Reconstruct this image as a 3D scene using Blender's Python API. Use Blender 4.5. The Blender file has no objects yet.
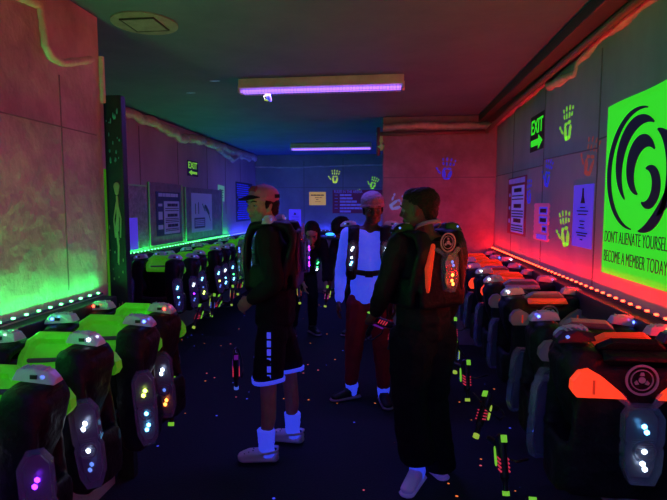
import bpy, bmesh, math, random
from mathutils import Vector, Matrix, Euler, noise
R = math.radians
random.seed(7)
SC = bpy.context.scene
COL = SC.collection

# ------------------------------------------------------------------ materials
def new_mat(name):
    m = bpy.data.materials.new(name); m.use_nodes = True
    nt = m.node_tree; b = nt.nodes['Principled BSDF']
    return m, nt, b
def simple(name, col, rough=.6, metal=0, emit=None, es=0, spec=.5):
    m, nt, b = new_mat(name)
    b.inputs['Base Color'].default_value = (*col, 1)
    b.inputs['Roughness'].default_value = rough
    b.inputs['Metallic'].default_value = metal
    b.inputs['Specular IOR Level'].default_value = spec
    if emit:
        b.inputs['Emission Color'].default_value = (*emit, 1)
        b.inputs['Emission Strength'].default_value = es
    return m
def noisy(name, c1, c2, scale=3, rough=.8, bump=.2, bscale=25, spec=.3, emit=None, es=0, stretch=(1,1,1), detail=6):
    m, nt, b = new_mat(name)
    N, L = nt.nodes, nt.links
    tc = N.new('ShaderNodeTexCoord'); mp = N.new('ShaderNodeMapping'); mp.inputs['Scale'].default_value = stretch
    L.new(tc.outputs['Object'], mp.inputs['Vector'])
    n = N.new('ShaderNodeTexNoise'); n.inputs['Scale'].default_value = scale; n.inputs['Detail'].default_value = detail
    n.inputs['Roughness'].default_value = .65
    L.new(mp.outputs[0], n.inputs['Vector'])
    cr = N.new('ShaderNodeValToRGB'); cr.color_ramp.elements[0].position = .35; cr.color_ramp.elements[1].position = .68
    cr.color_ramp.elements[0].color = (*c1, 1); cr.color_ramp.elements[1].color = (*c2, 1)
    L.new(n.outputs['Fac'], cr.inputs['Fac']); L.new(cr.outputs[0], b.inputs['Base Color'])
    n2 = N.new('ShaderNodeTexNoise'); n2.inputs['Scale'].default_value = bscale; n2.inputs['Detail'].default_value = 8
    L.new(mp.outputs[0], n2.inputs['Vector'])
    bp = N.new('ShaderNodeBump'); bp.inputs['Strength'].default_value = bump; bp.inputs['Distance'].default_value = .05 if name == 'plaster' else .02
    L.new(n2.outputs['Fac'], bp.inputs['Height']); L.new(bp.outputs[0], b.inputs['Normal'])
    b.inputs['Roughness'].default_value = rough; b.inputs['Specular IOR Level'].default_value = spec
    if emit:
        b.inputs['Emission Color'].default_value = (*emit, 1); b.inputs['Emission Strength'].default_value = es
    return m
def glow(name, col, s):
    m = simple(name, col, .5, emit=col, es=s)
    return m
def clear(name, col, fac=.35, rough=.2):
    m, nt, b = new_mat(name)
    b.inputs['Base Color'].default_value = (*col, 1); b.inputs['Roughness'].default_value = rough
    b.inputs['Specular IOR Level'].default_value = .8
    t = nt.nodes.new('ShaderNodeBsdfTransparent'); mx = nt.nodes.new('ShaderNodeMixShader')
    mx.inputs[0].default_value = 1 - fac
    o = nt.nodes['Material Output']
    nt.links.new(t.outputs[0], mx.inputs[1]); nt.links.new(b.outputs[0], mx.inputs[2]); nt.links.new(mx.outputs[0], o.inputs[0])
    return m

M = {}
M['plaster'] = noisy('plaster', (.36,.32,.32), (.70,.64,.62), 2.2, .85, .6, 11, stretch=(1,1,.8))
M['panel'] = noisy('wall_panel', (.34,.32,.34), (.50,.48,.50), 1.3, .75, .12, 14, stretch=(1,1,.5))
M['red_wall'] = noisy('return_wall_paint', (.22,.17,.17), (.46,.40,.38), 1.6, .8, .25, 12)
M['back_panel'] = noisy('back_wall_board', (.24,.24,.27), (.36,.36,.4), 1.2, .8, .1, 12)
M['ceiling'] = noisy('ceiling_paint', (.07,.13,.24), (.10,.17,.30), 2, .7, .1, 20)
M['foam'] = noisy('expanding_foam', (.5,.45,.4), (.75,.68,.6), 9, .8, .5, 30)
M['seam'] = simple('seam_gap', (.20,.19,.20), .9)
M['ledge'] = simple('ledge_paint', (.03,.03,.035), .5)
M['pipe'] = simple('conduit_dark', (.16,.1,.1), .45)
M['black'] = noisy('vest_nylon', (.005,.005,.008), (.012,.012,.017), 12, .5, .25, 60, spec=.22)
M['strap'] = simple('strap_webbing', (.02,.02,.024), .7)
M['plastic_black'] = simple('black_plastic', (.015,.015,.018), .3)
M['cover'] = clear('clear_plastic_cover', (.22,.26,.36), .5, .18)
M['shcover'] = clear('frosted_shoulder_cover', (.62,.62,.68), .12, .3)
M['reflector'] = simple('grey_reflector', (.14,.15,.2), .3, .6)
M['green_pad'] = noisy('fluorescent_green_plastic', (.15,.80,.04), (.22,.88,.06), 8, .38, .05, 10, emit=(.12,.95,.02), es=.12)
M['grey_pad'] = noisy('unlit_and_sheen_grey_plastic', (.30,.26,.30), (.42,.36,.40), 10, .4, .1, 10)
M['orange_pad'] = noisy('fluorescent_orange_plastic', (.95,.10,.03), (1,.16,.05), 8, .4, .05, 10, emit=(1,.06,.02), es=.22)
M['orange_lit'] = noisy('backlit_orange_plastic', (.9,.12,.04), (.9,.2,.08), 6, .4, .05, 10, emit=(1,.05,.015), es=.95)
M['emblem'] = simple('emblem_print', (.35,.33,.42), .5)
for k, c in dict(cyan=(.15,.6,1), white=(.7,.85,1), blue=(.06,.12,1), purple=(.26,.02,1), yellow=(.65,.9,.1), green=(.05,1,.2), red=(1,.06,.03), orange=(1,.22,.03)).items():
    M['led_'+k] = glow('led_'+k, c, 9)
M['led_dim'] = glow('led_dim', (.1,.2,.7), 1.5)
M['strip_red'] = glow('strip_led_red', (1,.10,.035), 5)
M['strip_green'] = glow('strip_led_green', (.28,1,.45), 2.6)
M['strip_blue'] = glow('strip_led_blue', (.2,.25,1), 3)
M['tube'] = glow('uv_tube', (.36,.16,1), 1.9)
M['housing'] = noisy('lamp_housing_metal', (.5,.5,.52), (.66,.66,.66), 6, .5, .05, 20)
M['grid'] = simple('lamp_guard_wire', (.5,.45,.6), .3, .6)
M['fl_white'] = simple('fluorescing_white_cloth', (.45,.48,.6), .8, emit=(.03,.06,1), es=.62)
M['shirt'] = noisy('fluorescing_white_knit', (.40,.44,.6), (.5,.54,.7), 30, .85, .25, 70, emit=(.03,.07,1), es=.6)
M['fl_green'] = simple('fluorescent_green_print', (.02,.5,.03), .6, emit=(.05,1,.03), es=.62, spec=.05)
M['fl_yellow'] = simple('fluorescent_yellow_paint', (.8,.9,.1), .6, emit=(.55,.85,.08), es=.45)
M['paint_green'] = simple('green_hand_paint', (.3,.9,.05), .6, emit=(.3,.95,.06), es=.45)
M['paint_orange'] = simple('orange_hand_paint', (.8,.25,.15), .6, emit=(.8,.1,.05), es=.10)
M['paint_blue'] = simple('blue_hand_paint', (.06,.08,.9), .6, emit=(.03,.04,1), es=.28)
M['paint_cyan'] = simple('pale_blue_hand_paint', (.3,.5,.8), .6, emit=(.1,.3,.7), es=.22)
M['sign_black'] = simple('sign_black', (.015,.02,.02), .5)
M['paper_lav'] = simple('lavender_paper', (.45,.42,.75), .7, emit=(.18,.12,1), es=.26, spec=.1)
M['paper_blue'] = simple('violet_blue_paper', (.2,.15,.8), .7, emit=(.09,.05,1), es=.42, spec=.1)
M['paper_grey'] = simple('grey_paper', (.4,.4,.6), .7, emit=(.12,.15,.6), es=.12)
M['paper_yellow'] = simple('amber_paper', (.9,.6,.15), .7, emit=(.9,.5,.1), es=.33)
M['paper_mint'] = simple('mint_paper', (.5,.9,.5), .7, emit=(.15,.7,.25), es=.22)
M['poster_dark'] = simple('poster_dark_blue', (.03,.05,.10), .5)
M['poster_red'] = simple('poster_dark_red', (.35,.04,.10), .6)
M['pink'] = simple('pink_frame', (.8,.2,.45), .5, emit=(.8,.06,.3), es=.15)
M['ink'] = simple('dark_ink', (.02,.02,.05), .6)
M['ink_lav'] = simple('lavender_ink', (.3,.25,.7), .6, emit=(.15,.1,.8), es=.18)
M['board'] = noisy('display_board', (.20,.2,.21), (.3,.3,.31), 14, .6, .2, 40)
M['board_plastic'] = noisy('speckled_display_board', (.18,.22,.18), (.4,.45,.38), 22, .35, .6, 60)
M['board_edge'] = simple('green_lit_edge', (.3,.6,.3), .3, emit=(.05,.6,.08), es=.06)  # green strip light put into the edge colour and faint glow
M['skin1'] = noisy('light_skin', (.42,.24,.17), (.5,.3,.22), 20, .5, .03, 80)
M['skin2'] = noisy('dark_skin', (.10,.05,.035), (.14,.075,.05), 20, .45, .03, 80)
M['skin3'] = noisy('brown_skin', (.11,.055,.04), (.15,.08,.055), 20, .45, .03, 80)
M['hair'] = noisy('dark_hair', (.006,.005,.006), (.016,.012,.012), 60, .6, .8, 120)
M['eyewhite'] = simple('eye_white', (.25,.24,.24), .3)
M['iris'] = simple('iris_dark', (.02,.015,.01), .2)
M['lip'] = simple('lip_tone', (.3,.1,.09), .5)
M['hood'] = noisy('black_hoodie_fleece', (.004,.004,.008), (.009,.009,.015), 15, .9, .3, 60)
M['jacket'] = noisy('black_jacket_cloth', (.006,.005,.008), (.014,.010,.014), 12, .8, .3, 40)
M['cap'] = noisy('dusty_pink_cap_cotton', (.5,.17,.28), (.6,.22,.34), 20, .85, .15, 90)
M['beanie'] = noisy('grey_pink_knit', (.30,.20,.26), (.42,.30,.36), 40, .9, .5, 90)
M['redpants'] = noisy('dark_red_fleece', (.34,.02,.035), (.46,.03,.05), 10, .9, .2, 50)
M['clog'] = simple('pale_foam_clog', (.85,.74,.76), .6)
M['sneaker'] = simple('black_sneaker', (.015,.015,.02), .5)
M['sole'] = simple('pale_sole', (.35,.3,.4), .6)
M['wshoe'] = simple('white_shoe', (.75,.68,.75), .5, emit=(.12,.08,.7), es=.12)
M['wood'] = noisy('stained_plywood', (.22,.16,.13), (.34,.25,.20), 4, .6, .1, 30, stretch=(1,1,.2))
M['post'] = noisy('post_paint', (.012,.02,.03), (.03,.04,.05), 5, .5, .2, 20)
M['bone'] = simple('pale_graffiti', (.3,.32,.2), .6)
M['splash'] = simple('teal_graffiti', (.08,.35,.4), .6)
M['seatpurple'] = simple('purple_print', (.3,.03,.5), .5, emit=(.3,.02,.6), es=.2)

def carpet():
    m, nt, b = new_mat('speckled_carpet')
    N, L = nt.nodes, nt.links
    tc = N.new('ShaderNodeTexCoord')
    n = N.new('ShaderNodeTexNoise'); n.inputs['Scale'].default_value = 90; n.inputs['Detail'].default_value = 4
    L.new(tc.outputs['Object'], n.inputs['Vector'])
    cr = N.new('ShaderNodeValToRGB'); cr.color_ramp.elements[0].color = (.006,.010,.018,1); cr.color_ramp.elements[1].color = (.022,.032,.048,1)
    L.new(n.outputs['Fac'], cr.inputs['Fac']); L.new(cr.outputs[0], b.inputs['Base Color'])
    bp = N.new('ShaderNodeBump'); bp.inputs['Strength'].default_value = .5; bp.inputs['Distance'].default_value = .01
    L.new(n.outputs['Fac'], bp.inputs['Height']); L.new(bp.outputs[0], b.inputs['Normal'])
    b.inputs['Roughness'].default_value = .95
    v = N.new('ShaderNodeTexVoronoi'); v.inputs['Scale'].default_value = 9
    L.new(tc.outputs['Object'], v.inputs['Vector'])
    lt = N.new('ShaderNodeMath'); lt.operation = 'LESS_THAN'; lt.inputs[1].default_value = .075
    L.new(v.outputs['Distance'], lt.inputs[0])
    sep = N.new('ShaderNodeSeparateColor'); L.new(v.outputs['Color'], sep.inputs[0])
    g = N.new('ShaderNodeMath'); g.operation = 'GREATER_THAN'; g.inputs[1].default_value = .45; L.new(sep.outputs[1], g.inputs[0])
    mu = N.new('ShaderNodeMath'); mu.operation = 'MULTIPLY'; L.new(lt.outputs[0], mu.inputs[0]); L.new(g.outputs[0], mu.inputs[1])
    c2 = N.new('ShaderNodeValToRGB'); c2.color_ramp.interpolation = 'CONSTANT'
    e = c2.color_ramp.elements; e[0].color = (1,.2,.04,1); e[1].position = .45; e[1].color = (.06,.08,1,1)
    x = e.new(.8); x.color = (.8,.1,.15,1)
    L.new(sep.outputs[0], c2.inputs['Fac']); L.new(c2.outputs[0], b.inputs['Emission Color'])
    st = N.new('ShaderNodeMath'); st.operation = 'MULTIPLY'; st.inputs[1].default_value = .9
    L.new(mu.outputs[0], st.inputs[0]); L.new(st.outputs[0], b.inputs['Emission Strength'])
    return m
M['carpet'] = carpet()

# ------------------------------------------------------------------ mesh helpers
_sph = {}
def sphere_pts(sub):
    if sub not in _sph:
        bm = bmesh.new(); bmesh.ops.create_icosphere(bm, subdivisions=sub, radius=1)
        _sph[sub] = [v.co.copy() for v in bm.verts]; bm.free()
    return _sph[sub]
class MB:
    def __init__(s): s.bm = bmesh.new()
    def hull_pts(s, pts):
        vs = [s.bm.verts.new(p) for p in pts]
        r = bmesh.ops.convex_hull(s.bm, input=vs)
        dead = {g for g in list(r['geom_interior']) + list(r['geom_unused']) if isinstance(g, bmesh.types.BMVert)}
        if dead: bmesh.ops.delete(s.bm, geom=list(dead), context='VERTS')
        return s
    def hull(s, balls, sub=2, mtx=None):
        pts = []
        for c, r in balls:
            c = Vector(c); r = (r, r, r) if not isinstance(r, (tuple, list)) else r
            for p in sphere_pts(sub):
                q = Vector((p.x*r[0], p.y*r[1], p.z*r[2])) + c
                pts.append(mtx @ q if mtx else q)
        return s.hull_pts(pts)
    def chain(s, balls, sub=2, mtx=None):
        for a, b in zip(balls, balls[1:]): s.hull([a, b], sub, mtx)
        return s
    def box(s, c, size, rot=None, mtx=None):
        m = Matrix.Translation(c)
        if rot: m = m @ Euler(rot).to_matrix().to_4x4()
        m = m @ Matrix.Diagonal((*size, 1))
        if mtx: m = mtx @ m
        bmesh.ops.create_cube(s.bm, size=1, matrix=m); return s
    def cyl(s, p0, p1, r0, r1=None, seg=16):
        p0, p1 = Vector(p0), Vector(p1); d = p1 - p0
        q = Vector((0,0,1)).rotation_difference(d.normalized())
        m = Matrix.Translation((p0+p1)/2) @ q.to_matrix().to_4x4()
        bmesh.ops.create_cone(s.bm, cap_ends=True, segments=seg, radius1=r0, radius2=r0 if r1 is None else r1, depth=d.length, matrix=m)
        return s
    def tube(s, pts, r, seg=8):
        pts = [Vector(p) for p in pts]; rings = []
        for i, p in enumerate(pts):
            d = (pts[min(i+1, len(pts)-1)] - pts[max(i-1, 0)]).normalized()
            a = d.cross(Vector((0,0,1)));
            if a.length < .05: a = d.cross(Vector((0,1,0)))
            a.normalize(); b = d.cross(a)
            rr = r[i] if isinstance(r, (list, tuple)) else r
            rings.append([s.bm.verts.new(p + rr*(math.cos(t)*a + math.sin(t)*b)) for t in [2*math.pi*k/seg for k in range(seg)]])
        for A, B in zip(rings, rings[1:]):
            for k in range(seg): s.bm.faces.new((A[k], A[(k+1)%seg], B[(k+1)%seg], B[k]))
        s.bm.faces.new(rings[0][::-1]); s.bm.faces.new(rings[-1]); return s
    def ball(s, c, r, sub=2, mtx=None): return s.hull([(c, r)], sub, mtx)
    def prism(s, pts, o, u, v, n, t):
        """polygon pts (2D) in frame o,u,v extruded by t along n"""
        o, u, v, n = map(Vector, (o, u, v, n))
        A = [s.bm.verts.new(o + u*a + v*b) for a, b in pts]; B = [s.bm.verts.new(o + u*a + v*b + n*t) for a, b in pts]
        s.bm.faces.new(A[::-1]); s.bm.faces.new(B); k = len(pts)
        for i in range(k): s.bm.faces.new((A[i], A[(i+1)%k], B[(i+1)%k], B[i]))
        return s
    def ring(s, c, u, v, n, r0, r1, t, seg=32):
        c, u, v, n = map(Vector, (c, u, v, n)); R4 = []
        for r, h in ((r0,0),(r1,0),(r1,t),(r0,t)):
            R4.append([s.bm.verts.new(c + u*r*math.cos(2*math.pi*k/seg) + v*r*math.sin(2*math.pi*k/seg) + n*h) for k in range(seg)])
        for j in range(4):
            A, B = R4[j], R4[(j+1)%4]
            for k in range(seg): s.bm.faces.new((A[k], A[(k+1)%seg], B[(k+1)%seg], B[k]))
        return s
    def bevel(s, w, seg=2):
        bmesh.ops.bevel(s.bm, geom=[e for e in s.bm.edges if e.calc_face_angle(0) > .5], offset=w, segments=seg, affect='EDGES', profile=.6, clamp_overlap=True); return s
    def build(s, name, mat, parent=None, smooth=False, vox=None, it=3, fold=0, fscale=8, fn=None, auto=None):
        bmesh.ops.recalc_face_normals(s.bm, faces=s.bm.faces)
        me = bpy.data.meshes.new(name); s.bm.to_mesh(me); s.bm.free()
        o = bpy.data.objects.new(name, me); COL.objects.link(o)
        if vox:
            rm = o.modifiers.new('r', 'REMESH'); rm.mode = 'VOXEL'; rm.voxel_size = vox
            sm = o.modifiers.new('s', 'SMOOTH'); sm.iterations = it; sm.factor = .5
            dg = bpy.context.evaluated_depsgraph_get(); dg.update()
            nm = bpy.data.meshes.new_from_object(o.evaluated_get(dg)); o.modifiers.clear(); o.data = nm
            bpy.data.meshes.remove(me); me = nm; me.name = name; smooth = True
            if fold or fn:
                ns = [v.normal.copy() for v in me.vertices]
                for v, n in zip(me.vertices, ns):
                    if fold:
                        q = Vector((v.co.x, v.co.y, v.co.z*1.7)) * fscale
                        a = noise.noise(q) + .5*noise.noise(q*2.1)
                        v.co += n * (fold * a)
                    if fn: v.co = fn(v.co)
        if mat is not None: me.materials.append(mat)
        if smooth:
            for p in me.polygons: p.use_smooth = True
        if parent: o.parent = parent
        return o
def rbox(name, c, size, mat, parent=None, bev=.004, rot=None):
    b = MB().box(c, size, rot)
    if bev: b.bevel(bev)
    return b.build(name, mat, parent)
def tag(o, label=None, cat=None, group=None, kind=None):
    if label: o['label'] = label
    if cat: o['category'] = cat
    if group: o['group'] = group
    if kind: o['kind'] = kind
    return o
def empty(name, loc, rz=0, label=None, cat=None, group=None):
    o = bpy.data.objects.new(name, None); COL.objects.link(o); o.location = loc; o.rotation_euler = (0,0,rz)
    o.empty_display_size = .1
    return tag(o, label, cat, group)
def struct(o): o['kind'] = 'structure'; return o
def copy_tree(o, parent=None):
    c = o.copy(); COL.objects.link(c); c.parent = parent
    for k in ('label','group'):
        if parent is None and k in c.keys(): del c[k]
    for ch in list(o.children): copy_tree(ch, c)
    return c
def slot(o, mat):
    if not o.data.materials: o.data.materials.append(None)
    o.material_slots[0].link = 'OBJECT'; o.material_slots[0].material = mat
    return o

# ------------------------------------------------------------------ camera
cam = bpy.data.cameras.new('camera'); co = bpy.data.objects.new('camera', cam); COL.objects.link(co)
cam.sensor_width = 36; cam.lens = 504/667*36; cam.clip_start = .05
co.location = (0,0,1.55); co.rotation_euler = (R(85), 0, R(6.43)); SC.camera = co

# ------------------------------------------------------------------ room
XR, XL, XN, YB, YR, YN, HC = 1.13, -2.6, -1.52, 9.6, 5.65, 2.55, 2.52
Y0 = -1.6
struct(rbox('floor', ((XR+XL)/2, (Y0+YB)/2, -.05), (XR-XL+.6, YB-Y0+.6, .1), M['carpet'], bev=0))
struct(rbox('ceiling', ((XR+XL)/2, (Y0+YB)/2, HC+.05), (XR-XL+.6, YB-Y0+.6, .1), M['ceiling'], bev=0))
struct(rbox('wall_right', (XR+.1, (Y0+YB)/2, HC/2), (.2, YB-Y0, HC), M['panel'], bev=0))
struct(rbox('wall_left_far', (XL-.1, (YN+YB)/2, HC/2), (.2, YB-YN+.2, HC), M['panel'], bev=0))
struct(rbox('wall_left_near', ((XN+XL)/2-.1, (Y0+YN)/2, HC/2), (XN-XL+.2, YN-Y0, HC), M['plaster'], bev=0))
struct(rbox('wall_back', ((XR+XL)/2, YB+.1, HC/2), (XR-XL+.4, .2, HC), M['back_panel'], bev=0))
struct(rbox('wall_right_return', ((XR-.09)/2, (YR+YB)/2, HC/2), (XR+.09, YB-YR, HC), M['red_wall'], bev=.01))
struct(rbox('wall_front', ((XR+XL)/2, Y0-.1, HC/2), (XR-XL+.4, .2, HC), M['panel'], bev=0))
tn = [0]
def trim(mb, mat, **k):
    tn[0] += 1
    return struct(mb.build('trim_%d' % tn[0], mat, **k))
# panel seams
for y in (2.02, 2.95, 3.95, 4.9): trim(MB().box((XR-.001, y, 1.75), (.004, .012, 1.3)), M['seam'])
for i in range(3):
    ya, yb = [(1.0,2.95),(2.95,3.95),(3.95,YR)][i]; z = [1.93,1.88,1.86][i]
    trim(MB().box((XR-.001, (ya+yb)/2, z), (.004, yb-ya, .008), rot=(R([-1,1.5,.6][i]),0,0)), M['seam'])
for y in (1.1, 2.22): trim(MB().box((XN+.001, y, 1.65), (.004, .006, 1.0)), M['seam'])
trim(MB().box((XN+.001, 1.0, 1.915), (.004, 3.0, .006)), M['seam'])
for y in (5.05, 6.0, 7.0, 7.8, 8.6): trim(MB().box((XL+.001, y, 1.9), (.004, .014, .95)), M['seam'])
trim(MB().box((-1.3, YB-.001, 1.9), (2.6, .004, .01)), M['seam']); trim(MB().box((-1.65, YB-.001, 1.8), (.012, .004, 1.2)), M['seam'])
trim(MB().box((-.9, YB-.001, 2.1), (.012, .004, .7)), M['seam'])
trim(MB().box((.52, YR-.001, 1.86), (1.2, .004, .008)), M['seam'])
# ledges that carry the light strips
LZ = 1.075
trim(MB().box((XR-.045, (YR)/2-.3, LZ-.06), (.09, YR+.6, .12)).bevel(.006), M['ledge'])
trim(MB().box((XN+.04, .95, LZ-.06), (.08, 3.1, .12)).bevel(.006), M['ledge'])
trim(MB().box((XL+.04, (YN+YB)/2, LZ-.08), (.08, YB-YN-.1, .12)).bevel(.006), M['ledge'])
trim(MB().box((-1.3, YB-.04, LZ-.08), (2.4, .08, .12)).bevel(.006), M['ledge'])
# foam beads along the wall tops
def bead(pts, r, sd, jag=.4, step=.035):
    rnd = random.Random(sd); out = []; rr = []
    pts = [Vector(p) for p in pts]
    for a, b in zip(pts, pts[1:]):
        n = max(2, int((b-a).length/step))
        for k in range(n):
            p = a.lerp(b, k/n); q = p*5
            out.append(p + Vector((noise.noise(q+Vector((sd,0,0))), noise.noise(q+Vector((0,sd,9))), noise.noise(q+Vector((3,7,sd)))))*r*.8)
            rr.append(r*(1 + jag*(noise.noise(p*9+Vector((sd,sd,0)))+.4*(rnd.random()-.5))))
    out.append(pts[-1]); rr.append(r*.6)
    return MB().tube(out, rr, 10)
trim(bead([(XR, 1.2, 2.46), (XR, 2.6, 2.46), (XR, 3.0,2.46), (XR,3.33,2.42),(XR,3.36,2.37),(XR,3.82,2.40), (XR,3.88,2.47), (XR, 4.4, 2.46), (XR, YR, 2.42)], .028, 3), M['foam'], smooth=True)
trim(bead([(XL, 4.5, 2.46), (XL, 5.2, 2.45), (XL,5.8,2.42),(XL, 6.05, 2.38), (XL, 6.7, 2.45), (XL, 8.1, 2.44), (XL, YB, 2.47)], .055, 5), M['foam'], smooth=True)
trim(bead([(XL, 7.4, 2.42), (XL, 7.9, 2.34), (XL, 8.15, 2.30), (XL, 8.5, 2.40), (XL, 9.2, 2.42)], .045, 8), M['foam'], smooth=True)
trim(bead([(-.09, YR-.01, 2.40), (.5, YR-.01, 2.41), (XR-.05, YR-.01, 2.40)], .04, 6, .25), M['foam'], smooth=True)
trim(bead([(XL, YB, 2.3), (-1.9, YB, 2.28), (-1.2, YB, 2.30), (-.1, YB, 2.32)], .012, 11, .3), M['foam'], smooth=True)
trim(bead([(XN, 1.7, 2.36), (XN, 2.0, 2.405), (XN, 2.11, 2.415), (XN, 2.12, 2.35), (XN, 2.12, 2.25), (XN, 2.16, 2.212), (XN, 2.25, 2.21), (XN, 2.38, 2.25), (XN, 2.5, 2.295)], .017, 13, .35, .02), M['foam'], smooth=True)
# conduit and dark channel under the ceiling
trim(MB().tube([(-.12, YR-.05, 2.33), (XR-.12, YR-.05, 2.34)], .022, 12), M['pipe'], smooth=True)
trim(MB().tube([(XR-.12, YR-.05, 2.34), (XR-.1, 4.6, 2.40), (XR-.08, 3.4, 2.43), (XR-.07, 1.0, 2.44)], .022, 12), M['pipe'], smooth=True)
trim(MB().tube([(-.14, YR-.05, 2.40), (-.14, YR-.05, 2.1)], .02, 12), M['pipe'], smooth=True)
trim(MB().box((XR-.1, (YR)/2, HC-.035), (.2, YR, .07)).bevel(.01), M['ledge'])
trim(bead([(-.12, YR-.02, 2.34), (-.11, YR-.02, 2.16)], .04, 17, .4), M['board_edge'], smooth=True)
# door jamb post at the end of the near wall
p = empty('doorway_post', (-1.487, 2.66, 0), 0, 'dark painted square post at the end of the near left wall', 'post')
rbox('post_body', (0,-.03,1.07), (.1,.05,2.14), M['post'], p, .005)
mb = MB()
mb.tube([(-.058,-.05,.9),(-.058,-.05,1.75)], .007); mb.build('green_cable', M['green_pad'], p, smooth=True)
mb = MB(); yy = -.061
mb.hull([((.012,yy,1.655),(.018,.003,.024)),((.012,yy,1.62),(.011,.003,.012))])
mb.chain([((.012,yy,1.6),(.006,.003,.006)),((.014,yy,1.5),(.008,.003,.01)),((.006,yy,1.42),(.012,.003,.012))])
for a in (-1,1): mb.chain([((.01,yy,1.575),(.005,.003,.005)),((.01+a*.02,yy,1.48),(.004,.003,.004)),((.01+a*.014,yy,1.38),(.004,.003,.004))])
mb.chain([((.004,yy,1.42),(.007,.003,.007)),((.012,yy,1.33),(.006,.003,.006)),((.008,yy,1.24),(.005,.003,.005))])
mb.build('painted_figure', M['bone'], p, smooth=True)
mb = MB(); rn = random.Random(3)
for k in range(22):
    mb.ball((rn.uniform(-.04,.04), yy, rn.uniform(1.78,2.06)), (rn.uniform(.002,.006), .002, rn.uniform(.004,.018)), 1)
tag(mb.build('paint_splatter', M['splash'], p, smooth=True), kind='stuff')
mb = MB()
for k in range(14): mb.ball((rn.uniform(-.04,.04), yy, rn.uniform(1.0,1.5)), (rn.uniform(.002,.005), .002, rn.uniform(.004,.014)), 1)
tag(mb.build('paint_splatter', M['bone'], p, smooth=True), kind='stuff')
trim(MB().box((XN-.0, YN+.012, 2.21), (.04,.022,.24)).bevel(.006), M['foam'])
# ceiling hatch
h = empty('ceiling_hatch', (-1.31, 2.65, HC), 0, 'square ceiling access hatch lit green above the doorway', 'hatch')
MB().cyl((0,0,-.006),(0,0,0),.17,.17,seg=36).build('plaster_ring', M['board'], h)
MB().box((0,0,-.008), (.17,.17,.010)).bevel(.003).build('hatch_panel', M['board'], h)
for a, b, s in ((0,.09,(.19,.008,.014)),(0,-.09,(.19,.008,.014)),(.09,0,(.008,.18,.014)),(-.09,0,(.008,.18,.014))):
    MB().box((a,b,-.007), s).bevel(.002).build('hatch_frame', M['ledge'], h)

# ------------------------------------------------------------------ light strips
def strip(name, a, b, key, lab, power, tilt, wallx=None, n=None, col=None, dotr=.006):
    a, b = Vector(a), Vector(b); d = b-a; L = d.length
    r = empty(name, a, 0, lab, 'led strip', None)
    MB().tube([(0,0,0), tuple(d)], .0055, 6).build('tape', M['ledge'], r)
    n = n or int(L/.075)
    first = MB().box((0,0,0), (.013,.014,.008) if key == 'strip_red' else (.010,.012,.008)).build('diode', M[key], r)
    for k in range(n):
        q = first if k == 0 else first.copy()
        if k: COL.objects.link(q); q.parent = r
        q.location = d*((k+.5)/n) + Vector((0,0,.008))
    ld = bpy.data.lights.new(name, 'AREA'); ld.shape = 'RECTANGLE'; ld.size = L; ld.size_y = .010
    ld.energy = power; ld.color = col
    lo = bpy.data.objects.new(name+'_light', ld); COL.objects.link(lo)
    lo.location = (a+b)/2 + Vector((0,0,.007))
    X = d.normalized(); Z = -Vector(tilt).normalized(); Yv = Z.cross(X).normalized()
    lo.rotation_euler = Matrix((X, Yv, Z)).transposed().to_euler()
    return r
RED, GRN, BLU = (1,.004,.004), (.02,1,.14), (.03,.05,1)
strip('led_strip', (XR-.035, -.5, LZ+.02), (XR-.035, YR-.02, LZ+.02), 'strip_red', 'red led strip along the ledge of the right wall', 52, (-.58,0,.8), col=RED)
strip('led_strip', (XN+.03, -.5, LZ+.02), (XN+.03, YN-.1, LZ+.02), 'strip_green', 'green led strip on the rough plaster wall at the near left', 17, (.45,0,.9), col=GRN, n=40)
strip('led_strip', (XL+.03, 4.4, LZ-.005), (XL+.03, 7.9, LZ-.005), 'strip_green', 'green led strip under the notice boards on the far left wall', 11, (.45,0,.9), col=GRN)
strip('led_strip', (XL+.03, 7.95, LZ-.005), (XL+.03, YB-.05, LZ-.005), 'strip_blue', 'blue led strip at the far end of the left wall', 10, (.45,0,.9), col=BLU)
strip('led_strip', (XL+.1, YB-.03, LZ-.005), (-.12, YB-.03, LZ-.005), 'strip_blue', 'blue led strip across the back wall', 12, (0,-.45,.9), col=BLU)

# ------------------------------------------------------------------ ultraviolet ceiling lamps
def uv_lamp(x, y, lab, power, hz=.09):
    r = empty('ultraviolet_lamp', (x, y, HC), R(-.6), lab, 'ceiling lamp', None)
    MB().box((0,0,-.035), (1.26,.11,.07)).bevel(.006).build('housing', M['housing'], r)
    MB().box((-.628,0,-.075), (.016,.09,.05)).build('end_cap', M['housing'], r); MB().box((.628,0,-.075), (.016,.09,.05)).build('end_cap', M['housing'], r)
    for s in (-.022,.022): MB().cyl((-.61,s,-.09),(.61,s,-.09),.012,seg=12).build('tube', M['tube'], r, smooth=True)
    mb = MB()
    for k in range(49):
        xx = -.6+k*.025; mb.tube([(xx,-.045,-.07),(xx,-.045,-.106),(xx,.045,-.106),(xx,.045,-.07)], .0016, 4)
    for s in (-.045,0,.045): mb.tube([(-.61,s,-.107),(.61,s,-.107)], .0016, 4)
    mb.build('wire_guard', M['grid'], r)
    ld = bpy.data.lights.new('uv', 'AREA'); ld.shape = 'RECTANGLE'; ld.size = 1.2; ld.size_y = .05; ld.energy = power; ld.color = (.16,.10,1)
    lo = bpy.data.objects.new('uv_light', ld); COL.objects.link(lo); lo.location = (x, y, HC-.112)
    return r
uv_lamp(-.54, 3.9, 'long ultraviolet strip lamp on the ceiling nearest the camera', 15)
uv_lamp(-.93, 7.9, 'long ultraviolet strip lamp on the ceiling near the back wall', 18)
uv_lamp(-.2, -.1, 'added ultraviolet fill lamp on the ceiling just behind the camera, out of view', 13)  # fill lamp added for violet light, unseen behind the camera
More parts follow.
